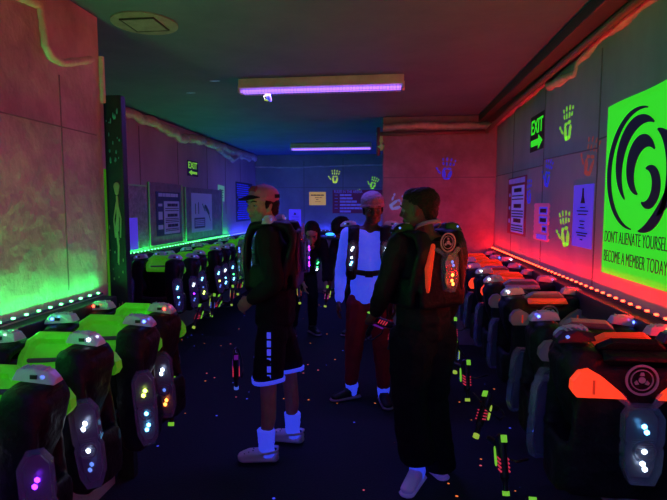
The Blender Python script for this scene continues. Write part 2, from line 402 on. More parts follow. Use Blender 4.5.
s = empty('motion_sensor', (-.94, 3.9, 2.41), 0, 'small pale sensor hanging under the nearer ultraviolet lamp', 'sensor')
MB().hull([((0,0,-.005),.012),((0,-.01,-.03),.02),((.012,-.01,-.05),.012)]).build('sensor_head', M['fl_white'], s, smooth=True)
MB().tube([(-.01,0,0),(-.04,0,-.02),(-.03,-.01,-.045),(-.005,-.01,-.05)], .007, 8).build('sensor_bracket', M['fl_yellow'], s, smooth=True)

# ------------------------------------------------------------------ vest
VU, VV = Vector((1,0,0)), Vector((0,0,1))
def octo(w, h, c, notch=0):
    return [(-w+c,h),(w-c,h),(w,h-c*1.6),(w,.03*0+.012+notch),(w-.006,.0),(w,-.012-notch),(w-.2*c,-h+c*2),(w-c,-h),(-w+c,-h),(-w+.2*c,-h+c*2),(-w,-.012-notch),(-w+.006,0),(-w,.012+notch),(-w,h-c*1.6)]
def light_pod(name, parent, c, w, h, t, face, mats, tilt=0, yaw=0, leds=((-.02,),(.05,),(.085,))):
    """clear elongated pod; face=-1 looks to -y, +1 to +y"""
    c = Vector(c)
    u = Vector((math.cos(tilt),0,math.sin(tilt))); v = Vector((-math.sin(tilt),0,math.cos(tilt))); n = Vector((0,face,0)); RZ = Matrix.Rotation(yaw,3,'Z'); u, v, n = RZ@u, RZ@v, RZ@n
    mb = MB(); mb.prism(octo(w,h,.022), c, u, v, n, t); mb.bevel(.007, 2)
    pod = mb.build(name, M['cover'], parent, smooth=False)
    mb = MB(); mb.prism(octo(w-.012,h-.015,.018), c+n*(t*.15), u, v, n, t*.3)
    for k in range(6): mb.box(tuple(c+n*(t*.75)+v*(.018-.007*k)), (w*1.1,.004,.002), rot=(0,-tilt,yaw))
    mb.build('reflector', M['reflector'], pod)
    mb = MB(); mb.ring(tuple(c+n*(t*.99)+v*(-h*.12)), u, v, n, w*.5, w*.62, .003, 20); mb.build('lens_ring', M['cover'], pod)
    for i, (dz, pair) in enumerate(((h*.45,1),(-h*.12,0),(-h*.5,1))):
        b = MB()
        for k in ((-1,1) if pair else (0,)):
            b.ball(tuple(c+n*(t+.001)+v*(dz+k*.009)+u*(k*.004)), (.009,.004,.009), 1)
        slot(b.build('led', None, pod, smooth=True), mats[i])
    return pod
def shoulder_light(parent, c, mat, sx=1):
    c = Vector(c); b = MB()
    b.hull_pts([c+Vector(q) for q in [(-.062*sx,-.028,0),(-.062*sx,.028,0),(.065*sx,-.026,-.012),(.065*sx,.026,-.012),(-.05*sx,-.018,.03),(-.05*sx,.018,.03),(.0,-.022,.036),(.0,.022,.036),(.045*sx,-.016,.026),(.045*sx,.016,.026),(.066*sx,-.014,.004),(.066*sx,.014,.004)]])
    b.bevel(.004,2)
    s = b.build('shoulder_light', M['shcover'], parent)
    b = MB()
    for k in range(5): b.box(tuple(c+Vector(((-.035+.016*k)*sx,-.0,.034-.001*k))), (.006,.03,.006))
    b.build('cover_rib', M['shcover'], s)
    for yy in (-.024,.024): slot(MB().ball(tuple(c+Vector((.03*sx,yy,.012))), (.008,.005,.007), 1).build('led', None, s, smooth=True), mat)
    MB().box(tuple(c+Vector((.005*sx,-.026,.012))), (.02,.006,.012)).build('clip', M['plastic_black'], s)
    return s
def make_vest(worn=False):
    r = empty('laser_tag_vest', (0,0,0)); tag(r, cat='vest')
    D = .135 if worn else .085      # half depth
    XS = .118 if worn else .155; BW = .09 if worn else .14; sz = .8 if worn else 1
    b = MB()
    for s in (-1,1):
        x = XS*s
        # shoulder strap over the top
        b.chain([((x,-D,-.10),(.4*XS,.02,.03)),((x,-D*.75,-.03),(.4*XS,.03,.03)),((x*1.05,0,-.012),(.45*XS,.045,.018)),((x,D*.75,-.03),(.4*XS,.03,.03)),((x,D,-.10),(.4*XS,.02,.03))])
        # front side panel
        b.hull([((x*1.02,-D,-.10),(.38*XS,.02,.03)),((x*1.08,-D-.005,-.30*sz),(.43*XS,.02,.03)),((x*1.12,-D,-.48*sz),(.34*XS,.018,.03))])
        # flank, outer shoulder
        b.hull([((x*1.4,-D*.6,-.36*sz),(.02,.03,.05)),((x*1.4,D*.6,-.36*sz),(.02,.03,.05)),((x*1.38,-D*.6,-.48*sz),(.02,.03,.02)),((x*1.38,D*.6,-.48*sz),(.02,.03,.02))])
        if not worn: b.hull([((x*1.32,-D*.6,-.06),(.03,.03,.03)),((x*1.32,D*.6,-.06),(.03,.03,.03)),((x*1.25,-D*.4,-.14),(.03,.03,.03)),((x*1.25,D*.4,-.14),(.03,.03,.03)),((x*.95,0,-.26),(.04,.06,.04))])
        else: b.hull([((x*1.2,D,-.12),(.03,.02,.04)),((x*1.42,D*.6,-.40*sz),(.02,.03,.05))])
    b.hull([((-BW,D,-.08),(.04,.022,.03)),((BW,D,-.08),(.04,.022,.03)),((-BW*1.25,D,-.46*sz),(.04,.022,.04)),((BW*1.25,D,-.46*sz),(.04,.022,.04)),((0,D+.015,-.25),(.08,.022,.08))])
    b.build('vest_body', M['black'], r, vox=.010, it=4, fold=.004, fscale=14)
    # straps at the waist
    b = MB()
    b.chain([((-.11,-D-.012,-.345),(.01,.006,.02)),((0,-D-.02,-.36),(.01,.006,.022)),((.11,-D-.012,-.345),(.01,.006,.02))])
    b.build('waist_strap', M['strap'], r)
    MB().box((0,-D-.024,-.36),(.06,.014,.05)).bevel(.004).build('buckle', M['plastic_black'], r)
    if worn:
        for s in (-1,1):
            b = MB().hull([((.085*s,D+.02,-.08),(.016,.01,.02)),((.108*s,D+.018,-.19),(.026,.012,.03)),((.112*s,D+.018,-.30),(.014,.01,.02))])
            slot(b.build('side_pad', None, r, vox=.006), M['orange_pad'])
    else:
        # collar panel with shallow recess, seen through the open front
        b = MB()
        n = Vector((0,-.80,.60))
        b.prism([(-.095,0),(.095,0),(.115,.065),(.108,.13),(.07,.165),(-.07,.165),(-.108,.13),(-.115,.065)], (0,-.03,-.115), (1,0,0), (0,.60,.80), n, .022)
        bmesh.ops.recalc_face_normals(b.bm, faces=b.bm.faces)
        f = max(b.bm.faces, key=lambda f: f.normal.dot(n)*f.calc_area())
        bmesh.ops.inset_region(b.bm, faces=[f], thickness=.012, depth=.008)
        bmesh.ops.inset_region(b.bm, faces=[f], thickness=.022, depth=0)
        bmesh.ops.inset_region(b.bm, faces=[f], thickness=.010, depth=-.022)
        b.bevel(.003,2)
        slot(b.build('collar_panel', None, r), M['green_pad'])
        b = MB(); b.hull_pts([Vector(q) for q in [(-.105,D-.015,-.005),(.105,D-.015,-.005),(-.085,D+.025,-.015),(.085,D+.025,-.015),(-.11,D+.015,-.033),(.11,D+.015,-.033),(-.075,D+.03,-.028),(.075,D+.03,-.028)]]); b.bevel(.004,2)
        slot(b.build('collar_lip', None, r), M['green_pad'])
        # outer shoulder side pads towards both flanks
        for s in (-1,1):
            sil = [(.02,-.095),(.17,-.095),(.15,-.072),(.10,-.030),(.06,-.008),(.03,-.016),(.008,-.045),(.006,-.075)]
            b = MB(); b.prism([(s*(.305-q[0]), q[1]) for q in sil], (0,D+.012,0), VU, VV, (0,1,0), .035); b.bevel(.010,3)
            o = b.build('side_pad', None, r, smooth=False); slot(o, M['green_pad']); o['side'] = s
            b = MB().box((s*.235, D+.0475, -.060),(.008,.004,.045)).bevel(.0015); slot(b.build('slot', None, o), M['orange_pad'])
    for s in (-1,1): shoulder_light(r, (.165*s, 0, .010 if not worn else .0), M['led_dim'], s)
    for s in (-1,1):
        light_pod('chest_light', r, ((.225 if not worn else .128)*s,-D-(.006 if not worn else .016),-.31 if not worn else -.22), .044 if not worn else .038, .150 if not worn else .115, .036, -1, [M['led_cyan']]*3, tilt=.08*s, yaw=R(24)*s if not worn else 0)
    light_pod('back_light', r, (0,D+.033,-.285 if not worn else -.21), .058 if not worn else .042, .125 if not worn else .10, .04, 1, [M['led_white']]*3)
    for s in (-1,1): MB().hull([((s*.03,D+.045,-.175 if not worn else -.125),.008),((s*.068,D+.034,-.135 if not worn else -.095),(.02,.008,.012))],1).build('light_wing', M['cover'], r)
    b = MB(); cc = (0, D+.034, -.085 if not worn else -.06); n = (0,1,0)
    b.ring(cc,VU,VV,n,.043,.050,.004,36); b.ring(cc,VU,VV,n,.031,.034,.004,30)
    b.ring(cc,VU,VV,n,0.001,.010,.004,20)
    for k in range(3):
        a = R(90+120*k); q = Vector(cc)+Vector((math.cos(a)*.019,0,math.sin(a)*.019))
        b.prism([(-.007,-.005),(.007,-.005),(.004,.005),(-.004,.005)], q, (math.cos(a-R(90)),0,math.sin(a-R(90))), (math.cos(a),0,math.sin(a)), n, .004)
    b.build('emblem', M['emblem'], r)
    return r
LEDS = ['led_'+k for k in ('cyan','white','blue','purple','yellow','green','red','orange')]
def kids(o, stem): return [c for c in o.children if c.name.split('.')[0] == stem]
def dress(v, cols, team, aisle, sh='led_dim', back=None, lit=None, lip=None, panel=None):
    """set this copy's own lamp colours; team decides the pads"""
    for j, pod in enumerate(kids(v, 'chest_light')):
        for i, l in enumerate(kids(pod, 'led')): slot(l, M[cols[(i+j) % len(cols)] ])
    for pod in kids(v, 'back_light'):
        for i, l in enumerate(kids(pod, 'led')): slot(l, M[(back or cols)[i % len(back or cols)]])
    for k, s in enumerate(kids(v, 'shoulder_light')):
        for l in kids(s, 'led'): slot(l, M[sh if isinstance(sh, str) else sh[k]])
    pad = {'green': 'green_pad', 'orange': 'orange_pad'}[team]
    for c in kids(v, 'collar_panel'): slot(c, M[panel or (pad if team == 'green' else 'grey_pad')])
    for c in kids(v, 'collar_lip'): slot(c, M[lip or pad])
    for c in kids(v, 'side_pad'):
        slot(c, M[lit or pad])
        if team == 'green': c.location.x = -.088*(c['side']); c.location.z = -.05
proto = make_vest()
used = [False]
def new_vest():
    if not used[0]: used[0] = True; return proto
    return copy_tree(proto)

ORD = ['first','second','third','fourth','fifth','sixth','seventh','eighth','ninth','tenth','eleventh','twelfth','thirteenth','fourteenth','fifteenth','sixteenth']
CN = dict(led_cyan='cyan', led_white='white', led_blue='blue', led_purple='purple', led_yellow='yellow', led_green='green', led_red='red', led_orange='orange', led_dim='dim blue')
def blaster_proto():
    r = empty('laser_blaster', (0,0,0)); tag(r, cat='toy blaster')
    b = MB(); b.hull([((0,-.09,.02),(.022,.02,.024)),((0,.09,.02),(.024,.02,.03)),((0,.05,.0),(.022,.03,.03))])
    b.hull([((0,.05,-.01),(.016,.02,.02)),((0,.08,-.10),(.016,.018,.016))]); b.hull([((0,-.09,.02),(.014,.01,.014)),((0,-.16,.02),(.014,.01,.014))])
    b.build('blaster_body', M['plastic_black'], r, vox=.005)
    b = MB(); b.ring((0,-.172,.02),(1,0,0),(0,0,1),(0,1,0),.008,.017,.02,16); slot(b.build('muzzle', None, r), M['fl_yellow'])
    b = MB()
    for k in range(4): b.box((.022,-.06+.018*k,.024),(.006,.006,.03),rot=(R(25),0,0)).box((-.022,-.06+.018*k,.024),(.006,.006,.03),rot=(R(25),0,0))
    slot(b.build('light_fin', None, r), M['led_red'])
    b = MB().box((0,.085,.052),(.03,.035,.006)); slot(b.build('display', None, r), M['paint_green'])
    b = MB().chain([((.02,.03,-.012),(.006,.02,.008)),((.02,-.03,-.016),(.006,.015,.006))]); b.chain([((-.02,.03,-.012),(.006,.02,.008)),((-.02,-.03,-.016),(.006,.015,.006))])
    slot(b.build('side_grip', None, r), M['fl_yellow'])
    b = MB().tube([(0,.08,-.10),(.01,.09,-.14),(.03,.06,-.15),(.05,.0,-.08),(.05,-.02,.06),(.03,0,.2)], .006, 6)
    b.build('cable', M['plastic_black'], r, smooth=True)
    return r
bproto = blaster_proto(); bused = [False]
def blaster(loc, rot, lab, group, mz='fl_yellow', fin='led_red', disp='paint_green', grip='fl_yellow', sc=1):
    if not bused[0]: bused[0] = True; b = bproto
    else: b = copy_tree(bproto)
    b.location = loc; b.rotation_euler = rot; b.scale = (sc*.85,)*3
    tag(b, lab, 'toy blaster', group)
    slot(kids(b,'muzzle')[0], M[mz]); slot(kids(b,'light_fin')[0], M[fin]); slot(kids(b,'display')[0], M[disp]); slot(kids(b,'side_grip')[0], M[grip])
    return b
M['fin_dim'] = glow('fin_glow_red', (1,.05,.12), .45)
M['fin_pink'] = glow('fin_glow_pink', (1,.1,.5), .45)
M['fin_blue'] = glow('fin_glow_blue', (.1,.2,1), .45)

def rack(name, x_wall, x_out, ys, lab, z=1.0):
    r = empty(name, (x_wall, ys[0], 0), 0, lab, 'rack')
    L = ys[-1]-ys[0]; s = 1 if x_out > x_wall else -1
    MB().box((s*.02, L/2, z-.1),(.04, L+.4, .1)).bevel(.006).build('rail', M['ledge'], r)
    for y in ys: MB().tube([(s*.02, y-ys[0], z-.09),(s*.1, y-ys[0], z-.02),(x_out-x_wall, y-ys[0], z+.0)], .009, 8).build('arm', M['pipe'], r, smooth=True)
    return r
ZV = 1.055
# near-left vests, fronts towards the camera
nearY = [1.02, 1.34, 1.66, 1.96, 2.27]
rack('vest_rack', XN+.0, -1.10, nearY, 'dark wall rack carrying the nearest vests on the left')
ncols = [['led_white','led_purple','led_purple'],['led_blue','led_purple','led_white'],['led_dim','led_white','led_white'],['led_cyan','led_yellow','led_cyan'],['led_orange','led_white','led_dim']]
ndesc = ['green-collared black laser tag vest cut off by the bottom left corner','green-collared vest with blue and purple chest lights, at the left edge of the picture','green-collared vest with bright white chest lights hanging under the near green strip','green-collared vest with a yellow light between cyan ones on its clear chest pod','green-collared vest with orange lights above a white one, nearest the dark post']
for i, y in enumerate(nearY):
    v = new_vest(); v.location = (-1.225+(.02 if i%2 else -.01), y, ZV+[-.03,-.02,0,0,-.01][i]); v.rotation_euler = (0,R([0,2,-2,1,-1][i]),R([-4,5,-5,4,-8][i])); tag(v, ndesc[i], 'vest', 'vests on the near left rack')
    dress(v, ncols[i], 'green', 1, sh=['led_dim','led_dim','led_white','led_blue','led_red'][i])
# far-left vests
farY = [4.40+.335*i for i in range(14)]
rack('vest_rack', XL, -1.98, farY, 'dark wall rack under the notice boards on the far left wall')
fc = [['led_dim','led_cyan','led_cyan'],['led_dim','led_white','led_purple'],['led_yellow','led_cyan','led_dim'],['led_dim','led_cyan','led_yellow'],['led_cyan','led_white','led_cyan'],['led_cyan','led_cyan','led_green'],['led_red','led_dim','led_dim'],['led_cyan','led_cyan','led_dim'],['led_white','led_cyan','led_blue'],['led_cyan','led_green','led_blue'],['led_purple','led_blue','led_cyan'],['led_blue','led_green','led_dim'],['led_purple','led_dim','led_blue'],['led_purple','led_white','led_blue']]
for i, y in enumerate(farY):
    v = new_vest(); v.location = (-2.12+.035*math.sin(i*2.3), y, ZV-.005+.012*math.cos(i*1.7)); v.rotation_euler = (0,R(3*math.sin(i*1.9)),R(6*math.sin(i*3.1)))
    c = fc[i]; lit = [CN[q] for q in c]
    tag(v, '%s vest of the far left rack, pod lit %s, %s, %s' % (ORD[i], lit[0], lit[1], lit[2]), 'vest', 'vests on the far left rack')
    dress(v, c, 'green', 1, sh='led_dim')
# right-hand vests, backs towards the camera
rY = [1.72, 2.0, 2.28, 2.96, 3.38, 3.84, 4.2, 4.58, 4.96, 5.3]
rack('vest_rack', XR, .66, rY, 'dark wall rack carrying the vests along the right wall')
rsh = ['led_dim',('led_green','led_dim'),('led_blue','led_blue'),('led_white','led_white'),('led_dim','led_white'),('led_blue','led_white'),('led_dim','led_red'),('led_white','led_cyan'),('led_blue','led_white'),('led_white','led_cyan')]
rl = ['orange_lit','orange_lit','grey_pad','grey_pad','grey_pad','orange_lit','orange_lit','orange_lit','orange_lit','orange_lit']
rlip = ['black','black','black','orange_pad','grey_pad','orange_pad','orange_pad','orange_pad','orange_pad','orange_pad']
rpan = ['black','orange_pad','grey_pad','grey_pad','grey_pad','orange_pad','grey_pad','orange_pad','orange_pad','orange_pad']  # grey collars carry the sheen of their tops as flat colour
rdesc = ['nearest vest on the right rack, round emblem above its clear back pod','second vest on the right rack, orange collar and glowing orange side pad','third vest on the right rack, collar coloured grey as sheen between two blue shoulder lights','fourth vest on the right rack, white shoulder lights and unlit grey side pad','fifth vest on the right rack, unlit grey pad and collar coloured grey as sheen','sixth vest on the right rack, with a glowing orange side pad','seventh vest on the right rack, one shoulder light red','eighth vest on the right rack, glowing orange in the red light','ninth vest on the right rack, last but one before the red wall','farthest vest on the right rack, hard against the red return wall']
for i, y in enumerate(rY):
    v = new_vest(); v.location = (.845+(.02 if i%2 else 0), y, ZV-.01+.008*math.sin(i*2)); v.rotation_euler = (0,R(2*math.sin(i*2.2)),R(180+4*math.sin(i*2.9)))
    tag(v, rdesc[i], 'vest', 'vests on the right rack')
    dress(v, ['led_blue','led_white','led_dim'], 'orange', -1, sh=rsh[i], back=['led_cyan','led_white','led_white'] if i == 0 else ['led_dim','led_white','led_dim'], lit=rl[i], lip=rlip[i], panel=rpan[i])
    if i == 0:
        v.location.x = .79; v.location.y = 1.76; v.location.z += .045
        for q in kids(v,'shoulder_light'): slot(q, M['plastic_black'])
# blasters hanging in front of the vests
k = 0
for (x,y,z,ry,mz,fn_,lab) in [(-1.06,2.32,.62,30,'paint_green','fin_dim','blaster with a pale tip hanging from the last vest before the dark post'),
    (-1.74,4.42,.55,-20,'fl_yellow','fin_dim','blaster with yellow tip hanging from the first vest of the far left row'),
    (-1.78,4.85,.58,40,'paint_green','fin_blue','blaster with blue fins hanging from the second vest of the far left row'),
    (-1.80,5.10,.52,-35,'fl_yellow','fin_dim','blaster with red fins hanging third along the far left row'),
    (-1.78,5.5,.56,20,'fl_yellow','fin_dim','blaster hanging fourth along the far left row, yellow grip lit'),
    (-1.80,5.9,.6,-10,'fl_yellow','fin_dim','blaster hanging fifth along the far left row'),
    (-1.80,6.3,.55,50,'paint_green','fin_blue','blaster hanging sixth along the far left row, blue fins'),
    (-1.78,7.0,.5,-30,'fl_yellow','fin_pink','blaster with pink fins hanging farther along the left row'),
    (-1.60,3.5,.40,10,'fin_blue','fin_dim','lone blaster with red fins hanging low in the dark recess'),
    (.47,2.10,.50,15,'paint_green','fin_dim','blaster with red ladder-like fins hanging low in the right row'),
    (.47,2.45,.55,-40,'fl_yellow','fin_dim','blaster with green grip hanging lowest but one in the right row'),
    (.44,2.95,.56,30,'fl_yellow','fin_dim','blaster with yellow grip hanging in the middle of the right row'),
    (.45,3.4,.56,-15,'fl_yellow','fin_blue','blaster with blue fins hanging in the right row'),
    (.50,4.0,.58,25,'fl_yellow','fin_dim','farther blaster on the right showing a pale yellow tip'),
    (.5,4.6,.6,-25,'fl_yellow','fin_dim','farthest blaster hanging on the right rack'),
    (.5,1.72,.45,-5,'paint_green','fin_dim','nearest blaster on the right, at the bottom edge of the picture')]:
    blaster((x,y,z), (R(60+ry*.4),R(ry*.3),R(ry)), lab, 'blasters hanging from the racks', mz, fn_, grip='paint_green' if k%2 else 'fl_yellow'); k += 1

# ------------------------------------------------------------------ signs, posters, paint on the walls
def text_mesh(name, txt, mat, parent, width, height, loc, rot, depth=.001, off=.012):
    cu = bpy.data.curves.new(name, 'FONT'); cu.body = txt; cu.align_x = 'CENTER'; cu.align_y = 'CENTER'; cu.extrude = .02; cu.offset = off
    o = bpy.data.objects.new(name, cu); COL.objects.link(o)
    dg = bpy.context.evaluated_depsgraph_get(); dg.update()
    me = bpy.data.meshes.new_from_object(o.evaluated_get(dg)); bpy.data.objects.remove(o)
    xs = [v.co.x for v in me.vertices]; ys = [v.co.y for v in me.vertices]
    cx, cy = (min(xs)+max(xs))/2, (min(ys)+max(ys))/2; sx, sy = width/(max(xs)-min(xs)), height/(max(ys)-min(ys))
    for v in me.vertices: v.co = ((v.co.x-cx)*sx, (v.co.y-cy)*sy, v.co.z/.02*depth)
    me.name = name; me.materials.clear(); me.materials.append(mat)
    t = bpy.data.objects.new(name, me); COL.objects.link(t); t.parent = parent; t.location = loc; t.rotation_euler = rot
    return t
# wall frames: local x = right when reading, z = up, -y = outwards
ROT = {'L': R(90), 'R': R(-90), 'B': 0}
def wall_thing(name, wall, y, z, label, cat, group=None, off=.0):
    loc = {'L': (XL+.0+off, y, z), 'R': (XR-off, y, z), 'B': (y, YB-off, z), 'W': (y, YR-off, z)}[wall]
    return empty(name, loc, {'L': R(90), 'R': R(-90), 'B': 0, 'W': 0}[wall], label, cat, group)
def sheet(name, r, w, h, mat, t=.003, x=0, z=0, y=0, curl=0, bev=0):
    mb = MB().box((x, y-t/2, z), (w, t, h))
    if bev: mb.bevel(bev)
    return mb.build(name, mat, r)
def bars(name, r, rows, mat, y=-.0045, t=.0015):
    mb = MB()
    for (x, z, w, h) in rows: mb.box((x, y, z), (w, t, h))
    return mb.build(name, mat, r)
def greek(x0, x1, z, h, rnd, gap=.3):
    """a line of unreadable small words"""
    out = []; x = x0
    while x < x1 - h*.6:
        w = min(rnd.uniform(1.2, 3.6)*h, x1-x); out.append((x+w/2, z, w, h)); x += w + h*gap
    return out
def arrow(parent, mat, L, h, dirn, z, x=0):
    pts = [(-L/2,-h*.22),(L*.15,-h*.22),(L*.15,-h*.5),(L/2,0),(L*.15,h*.5),(L*.15,h*.22),(-L/2,h*.22)]
    if dirn < 0: pts = [(-a,b) for a,b in pts][::-1]
    MB().prism(pts, (x,-.0035,z), (1,0,0), (0,0,1), (0,-1,0), .002).build('arrow', mat, parent)
r = wall_thing('exit_sign', 'R', 4.14, 2.12, 'black sign with green EXIT and right arrow on the right wall', 'sign')
sheet('sign_plate', r, .37, .28, M['sign_black'])
text_mesh('lettering', 'EXIT', M['fl_green'], r, .31, .11, (0,-.004,.05), (R(90),0,0)); arrow(r, M['fl_green'], .31, .11, 1, -.075)
r = wall_thing('exit_sign', 'L', 6.47, 2.04, 'small black sign with green EXIT and left arrow on the left wall', 'sign')
sheet('sign_plate', r, .36, .20, M['sign_black'])
text_mesh('lettering', 'EXIT', M['paint_green'], r, .30, .085, (0,-.004,.04), (R(90),0,0)); arrow(r, M['paint_green'], .28, .07, -1, -.055)
# the big green poster
r = wall_thing('poster', 'R', 2.46, 1.63, 'big fluorescent green poster with a black swirling emblem and slogan on right wall', 'poster')
mb = MB(); W, H = .72, .86; NX = 24
rows = []
for i in range(NX+1):
    for j in range(NX+1):
        a = i/NX; bb = j/NX; x = -W/2*1.0 + W*a; z = -H/2 + H*bb
        if j == NX: z += 0.004*math.sin(a*7) + .012*a
        rows.append(mb.bm.verts.new((x, -.006-.006*math.sin(a*7+bb*2)*bb*0.6, z)))
for i in range(NX):
    for j in range(NX):
        q = i*(NX+1)+j; mb.bm.faces.new((rows[q], rows[q+1], rows[q+NX+2], rows[q+NX+1]))
ex = bmesh.ops.extrude_face_region(mb.bm, geom=mb.bm.faces[:]); bmesh.ops.translate(mb.bm, verts=[g for g in ex['geom'] if isinstance(g, bmesh.types.BMVert)], vec=(0,.002,0))
mb.build('poster_sheet', M['fl_green'], r, smooth=True)
def arc_shape(mb, cx, cz, rad, a0, a1, w0, wm, y=-.0165, n=40, ex=1, t=.0025):
    A, B = [], []
    for k in range(n+1):
        f = k/n; a = R(a0+(a1-a0)*f); w = w0+(wm-w0)*math.sin(math.pi*f)
        for L, rr in ((A, rad-w), (B, rad+w)): L.append((cx+rr*ex*math.cos(a), cz+rr*math.sin(a)))
    mb.prism(A + B[::-1], (0,y,0), (1,0,0), (0,0,1), (0,-1,0), t)
# plain abstract swirl of crescents in place of the printed creature
mb = MB(); cx, cz = -.0, .085
arc_shape(mb, cx, cz, .275, 75, 265, .003, .022, ex=1.05)
arc_shape(mb, cx+.03, cz+.02, .20, 60, 230, .004, .040, ex=1.05)
arc_shape(mb, cx+.06, cz, .12, 40, 250, .004, .045)
arc_shape(mb, cx+.10, cz-.03, .20, -60, 70, .004, .045)
arc_shape(mb, cx+.02, cz-.02, .26, 275, 350, .003, .030)
arc_shape(mb, cx+.10, cz-.08, .08, -120, 100, .004, .035)
mb.build('swirl_print', M['ink'], r)
text_mesh('lettering', "DON'T ALIENATE YOURSELF", M['ink'], r, .62, .06, (0.0,-.0165,-.235), (R(90),0,0), off=-.012)
text_mesh('lettering', "BECOME A MEMBER TODAY!", M['ink'], r, .62, .06, (0.0,-.0165,-.335), (R(90),0,0), off=-.012)
# right wall posters
rn = random.Random(5)
r = wall_thing('poster', 'R', 4.72, 1.55, 'tall dark red rules poster with lavender text panel on right wall', 'poster')
sheet('poster_sheet', r, .66, .52, M['poster_red'])
bars('heading', r, greek(-.30,.30,.225,.045,rn,.2), M['ink_lav'])
pn = MB().box((.05,-.005,-.03),(.44,.002,.42)).build('text_panel', M['paper_lav'], r)
t = []
for z, h in ((.14,.035),(-.0,.035),(-.13,.035)): t += greek(-.08,.18,z,h,rn,.2)
for z in (.09,.06,-.045,-.07,-.095,-.175,-.2,-.22): t += greek(-.15,.25,z,.01,rn,.5)
bars('small_print', r, t, M['ink'], y=-.0068)
for q in [(-.25,.1,.05,.03),(-.25,-.02,.06,.03),(-.25,-.14,.06,.04)]: bars('side_icon', r, [q], M['ink_lav'])
r = wall_thing('notice', 'R', 3.945, 1.43, 'small pink notice with toothed edges and four blue blocks on right wall', 'notice')
mb = MB(); pts = []
n = 14
for k in range(n+1): pts.append((-.2 + (.0 if k%2 else .02), -.14+.28*k/n))
for k in range(n, -1, -1): pts.append((.2 - (.0 if k%2 else .02), -.14+.28*k/n))
mb.prism(pts[::-1], (0,-.001,0), (1,0,0), (0,0,1), (0,-1,0), .004); mb.build('notice_sheet', M['pink'], r)
bars('blue_block', r, [(.05,.085,.2,.055),(.05,.015,.2,.055),(.09,-.05,.12,.05),(.02,-.112,.25,.035)], M['paper_blue'], y=-.006)
bars('small_print', r, greek(-.02,.13,.085,.03,rn,.2)+greek(-.02,.13,.015,.03,rn,.2)+greek(.05,.13,-.05,.025,rn,.2), M['ink'], y=-.0075)
r = wall_thing('notice', 'R', 3.135, 1.49, 'violet blue paper notice with a dark pictogram on the right wall', 'notice')
sheet('notice_sheet', r, .31, .37, M['paper_blue'], .002)
mb = MB(); mb.prism([(-.035,0),(.035,0),(.016,.04),(.01,.09),(-.01,.09),(-.016,.04)], (0,-.002,.075), (1,0,0), (0,0,1), (0,-1,0), .0015)
mb.build('pictogram', M['ink'], r)
t = []
for z, a in ((.05,.04),(.03,.09),(.01,.07),(-.03,.04),(-.05,.03),(-.07,.05),(-.1,.09),(-.115,.07),(-.14,.02)): t += greek(-a,a,z,.007,rn,.6)
bars('small_print', r, t, M['ink'], y=-.0028)
# left wall boards
r = wall_thing('display_board', 'L', 5.62, 1.46, 'grey display board, edges coloured as green-lit, holding the dark rules poster', 'board')
sheet('board_sheet', r, .86, .70, M['board'], .02, bev=.003)
for a, b, c, d in ((-.43,0,.012,.7),(.43,0,.012,.7),(0,-.35,.86,.012)): MB().box((a,-.02,b),(c,.012,d)).build('green_lit_edge', M['board_edge'], r)
r = wall_thing('poster', 'L', 5.66, 1.46, 'dark blue rules poster with a pale text panel on the far left wall', 'poster', off=.021)
sheet('poster_sheet', r, .64, .50, M['poster_dark'])
bars('heading', r, greek(-.26,.26,.215,.04,rn,.2), M['paper_grey'])
MB().box((.08,-.005,-.045),(.42,.002,.38)).build('text_panel', M['paper_grey'], r)
t = []
for z in (.10,-.02,-.14): t += greek(-.04,.24,z,.035,rn,.2)
for z in (.06,.035,-.06,-.08,-.1,-.18,-.2): t += greek(-.1,.27,z,.009,rn,.5)
bars('small_print', r, t, M['ink'], y=-.0068)
for q in [(-.22,.1,.1,.03),(-.22,-.02,.1,.09),(-.22,-.15,.12,.05)]: bars('side_icon', r, [q], M['paper_grey'])
r = wall_thing('display_board', 'L', 6.86, 1.44, 'grey display board, edges coloured as green-lit, holding the pale diagram poster', 'board')
sheet('board_sheet', r, 1.40, .70, M['board'], .02, bev=.003)
for a, b, c, d in ((-.7,0,.012,.7),(.7,0,.012,.7),(0,-.35,1.4,.012)): MB().box((a,-.02,b),(c,.012,d)).build('green_lit_edge', M['board_edge'], r)
r = wall_thing('poster', 'L', 6.72, 1.46, 'pale lavender poster with a blaster diagram on the far left wall', 'poster', off=.021)
sheet('poster_sheet', r, .76, .52, M['paper_grey'])
mb = MB()
for q in (((-.25,.12),(-.25,-.02)),((-.14,.14),(-.14,-.02)),((0,.12),(.1,.02)),((.1,.1),(.22,0)),((.22,0),(.3,-.12))):
    mb.tube([(q[0][0],-.004,q[0][1]),(q[1][0],-.004,q[1][1])], .006, 5)
mb.hull([((.12,-.004,.08),(.05,.002,.03)),((.25,-.004,-.02),(.03,.002,.02))],1)
mb.box((.2,-.004,.03),(.12,.002,.05),rot=(0,R(40),0)); mb.build('diagram', M['poster_dark'], r)
bars('dark_block', r, [(-.1,-.14,.38,.14)], M['poster_dark'])
bars('small_print', r, sum([greek(-.27,.06,z,.016,rn,.4) for z in (-.1,-.125,-.15,-.175)],[]), M['paper_grey'], y=-.006)
r = wall_thing('display_board', 'L', 4.86, 1.42, 'speckled green-lit display board beside the dark post on the left wall', 'board')
sheet('board_sheet', r, .56, .68, M['board_plastic'], .02, bev=.003)
MB().box((0,-.02,.34),(.56,.012,.012)).build('green_lit_edge', M['board_edge'], r)
r = wall_thing('notice', 'L', 4.78, 1.27, 'narrow patch of blue glow beside the dark post, put in as a sheet', 'notice', off=.024)  # cyan-blue glow on the wall, put in as an emissive sheet
sheet('notice_sheet', r, .26, .32, M['paper_blue'], .003)
r = wall_thing('notice', 'L', 7.58, 1.745, 'small pale green notice pinned high on the far left wall', 'notice')
r.rotation_euler = (0, R(3), R(90))
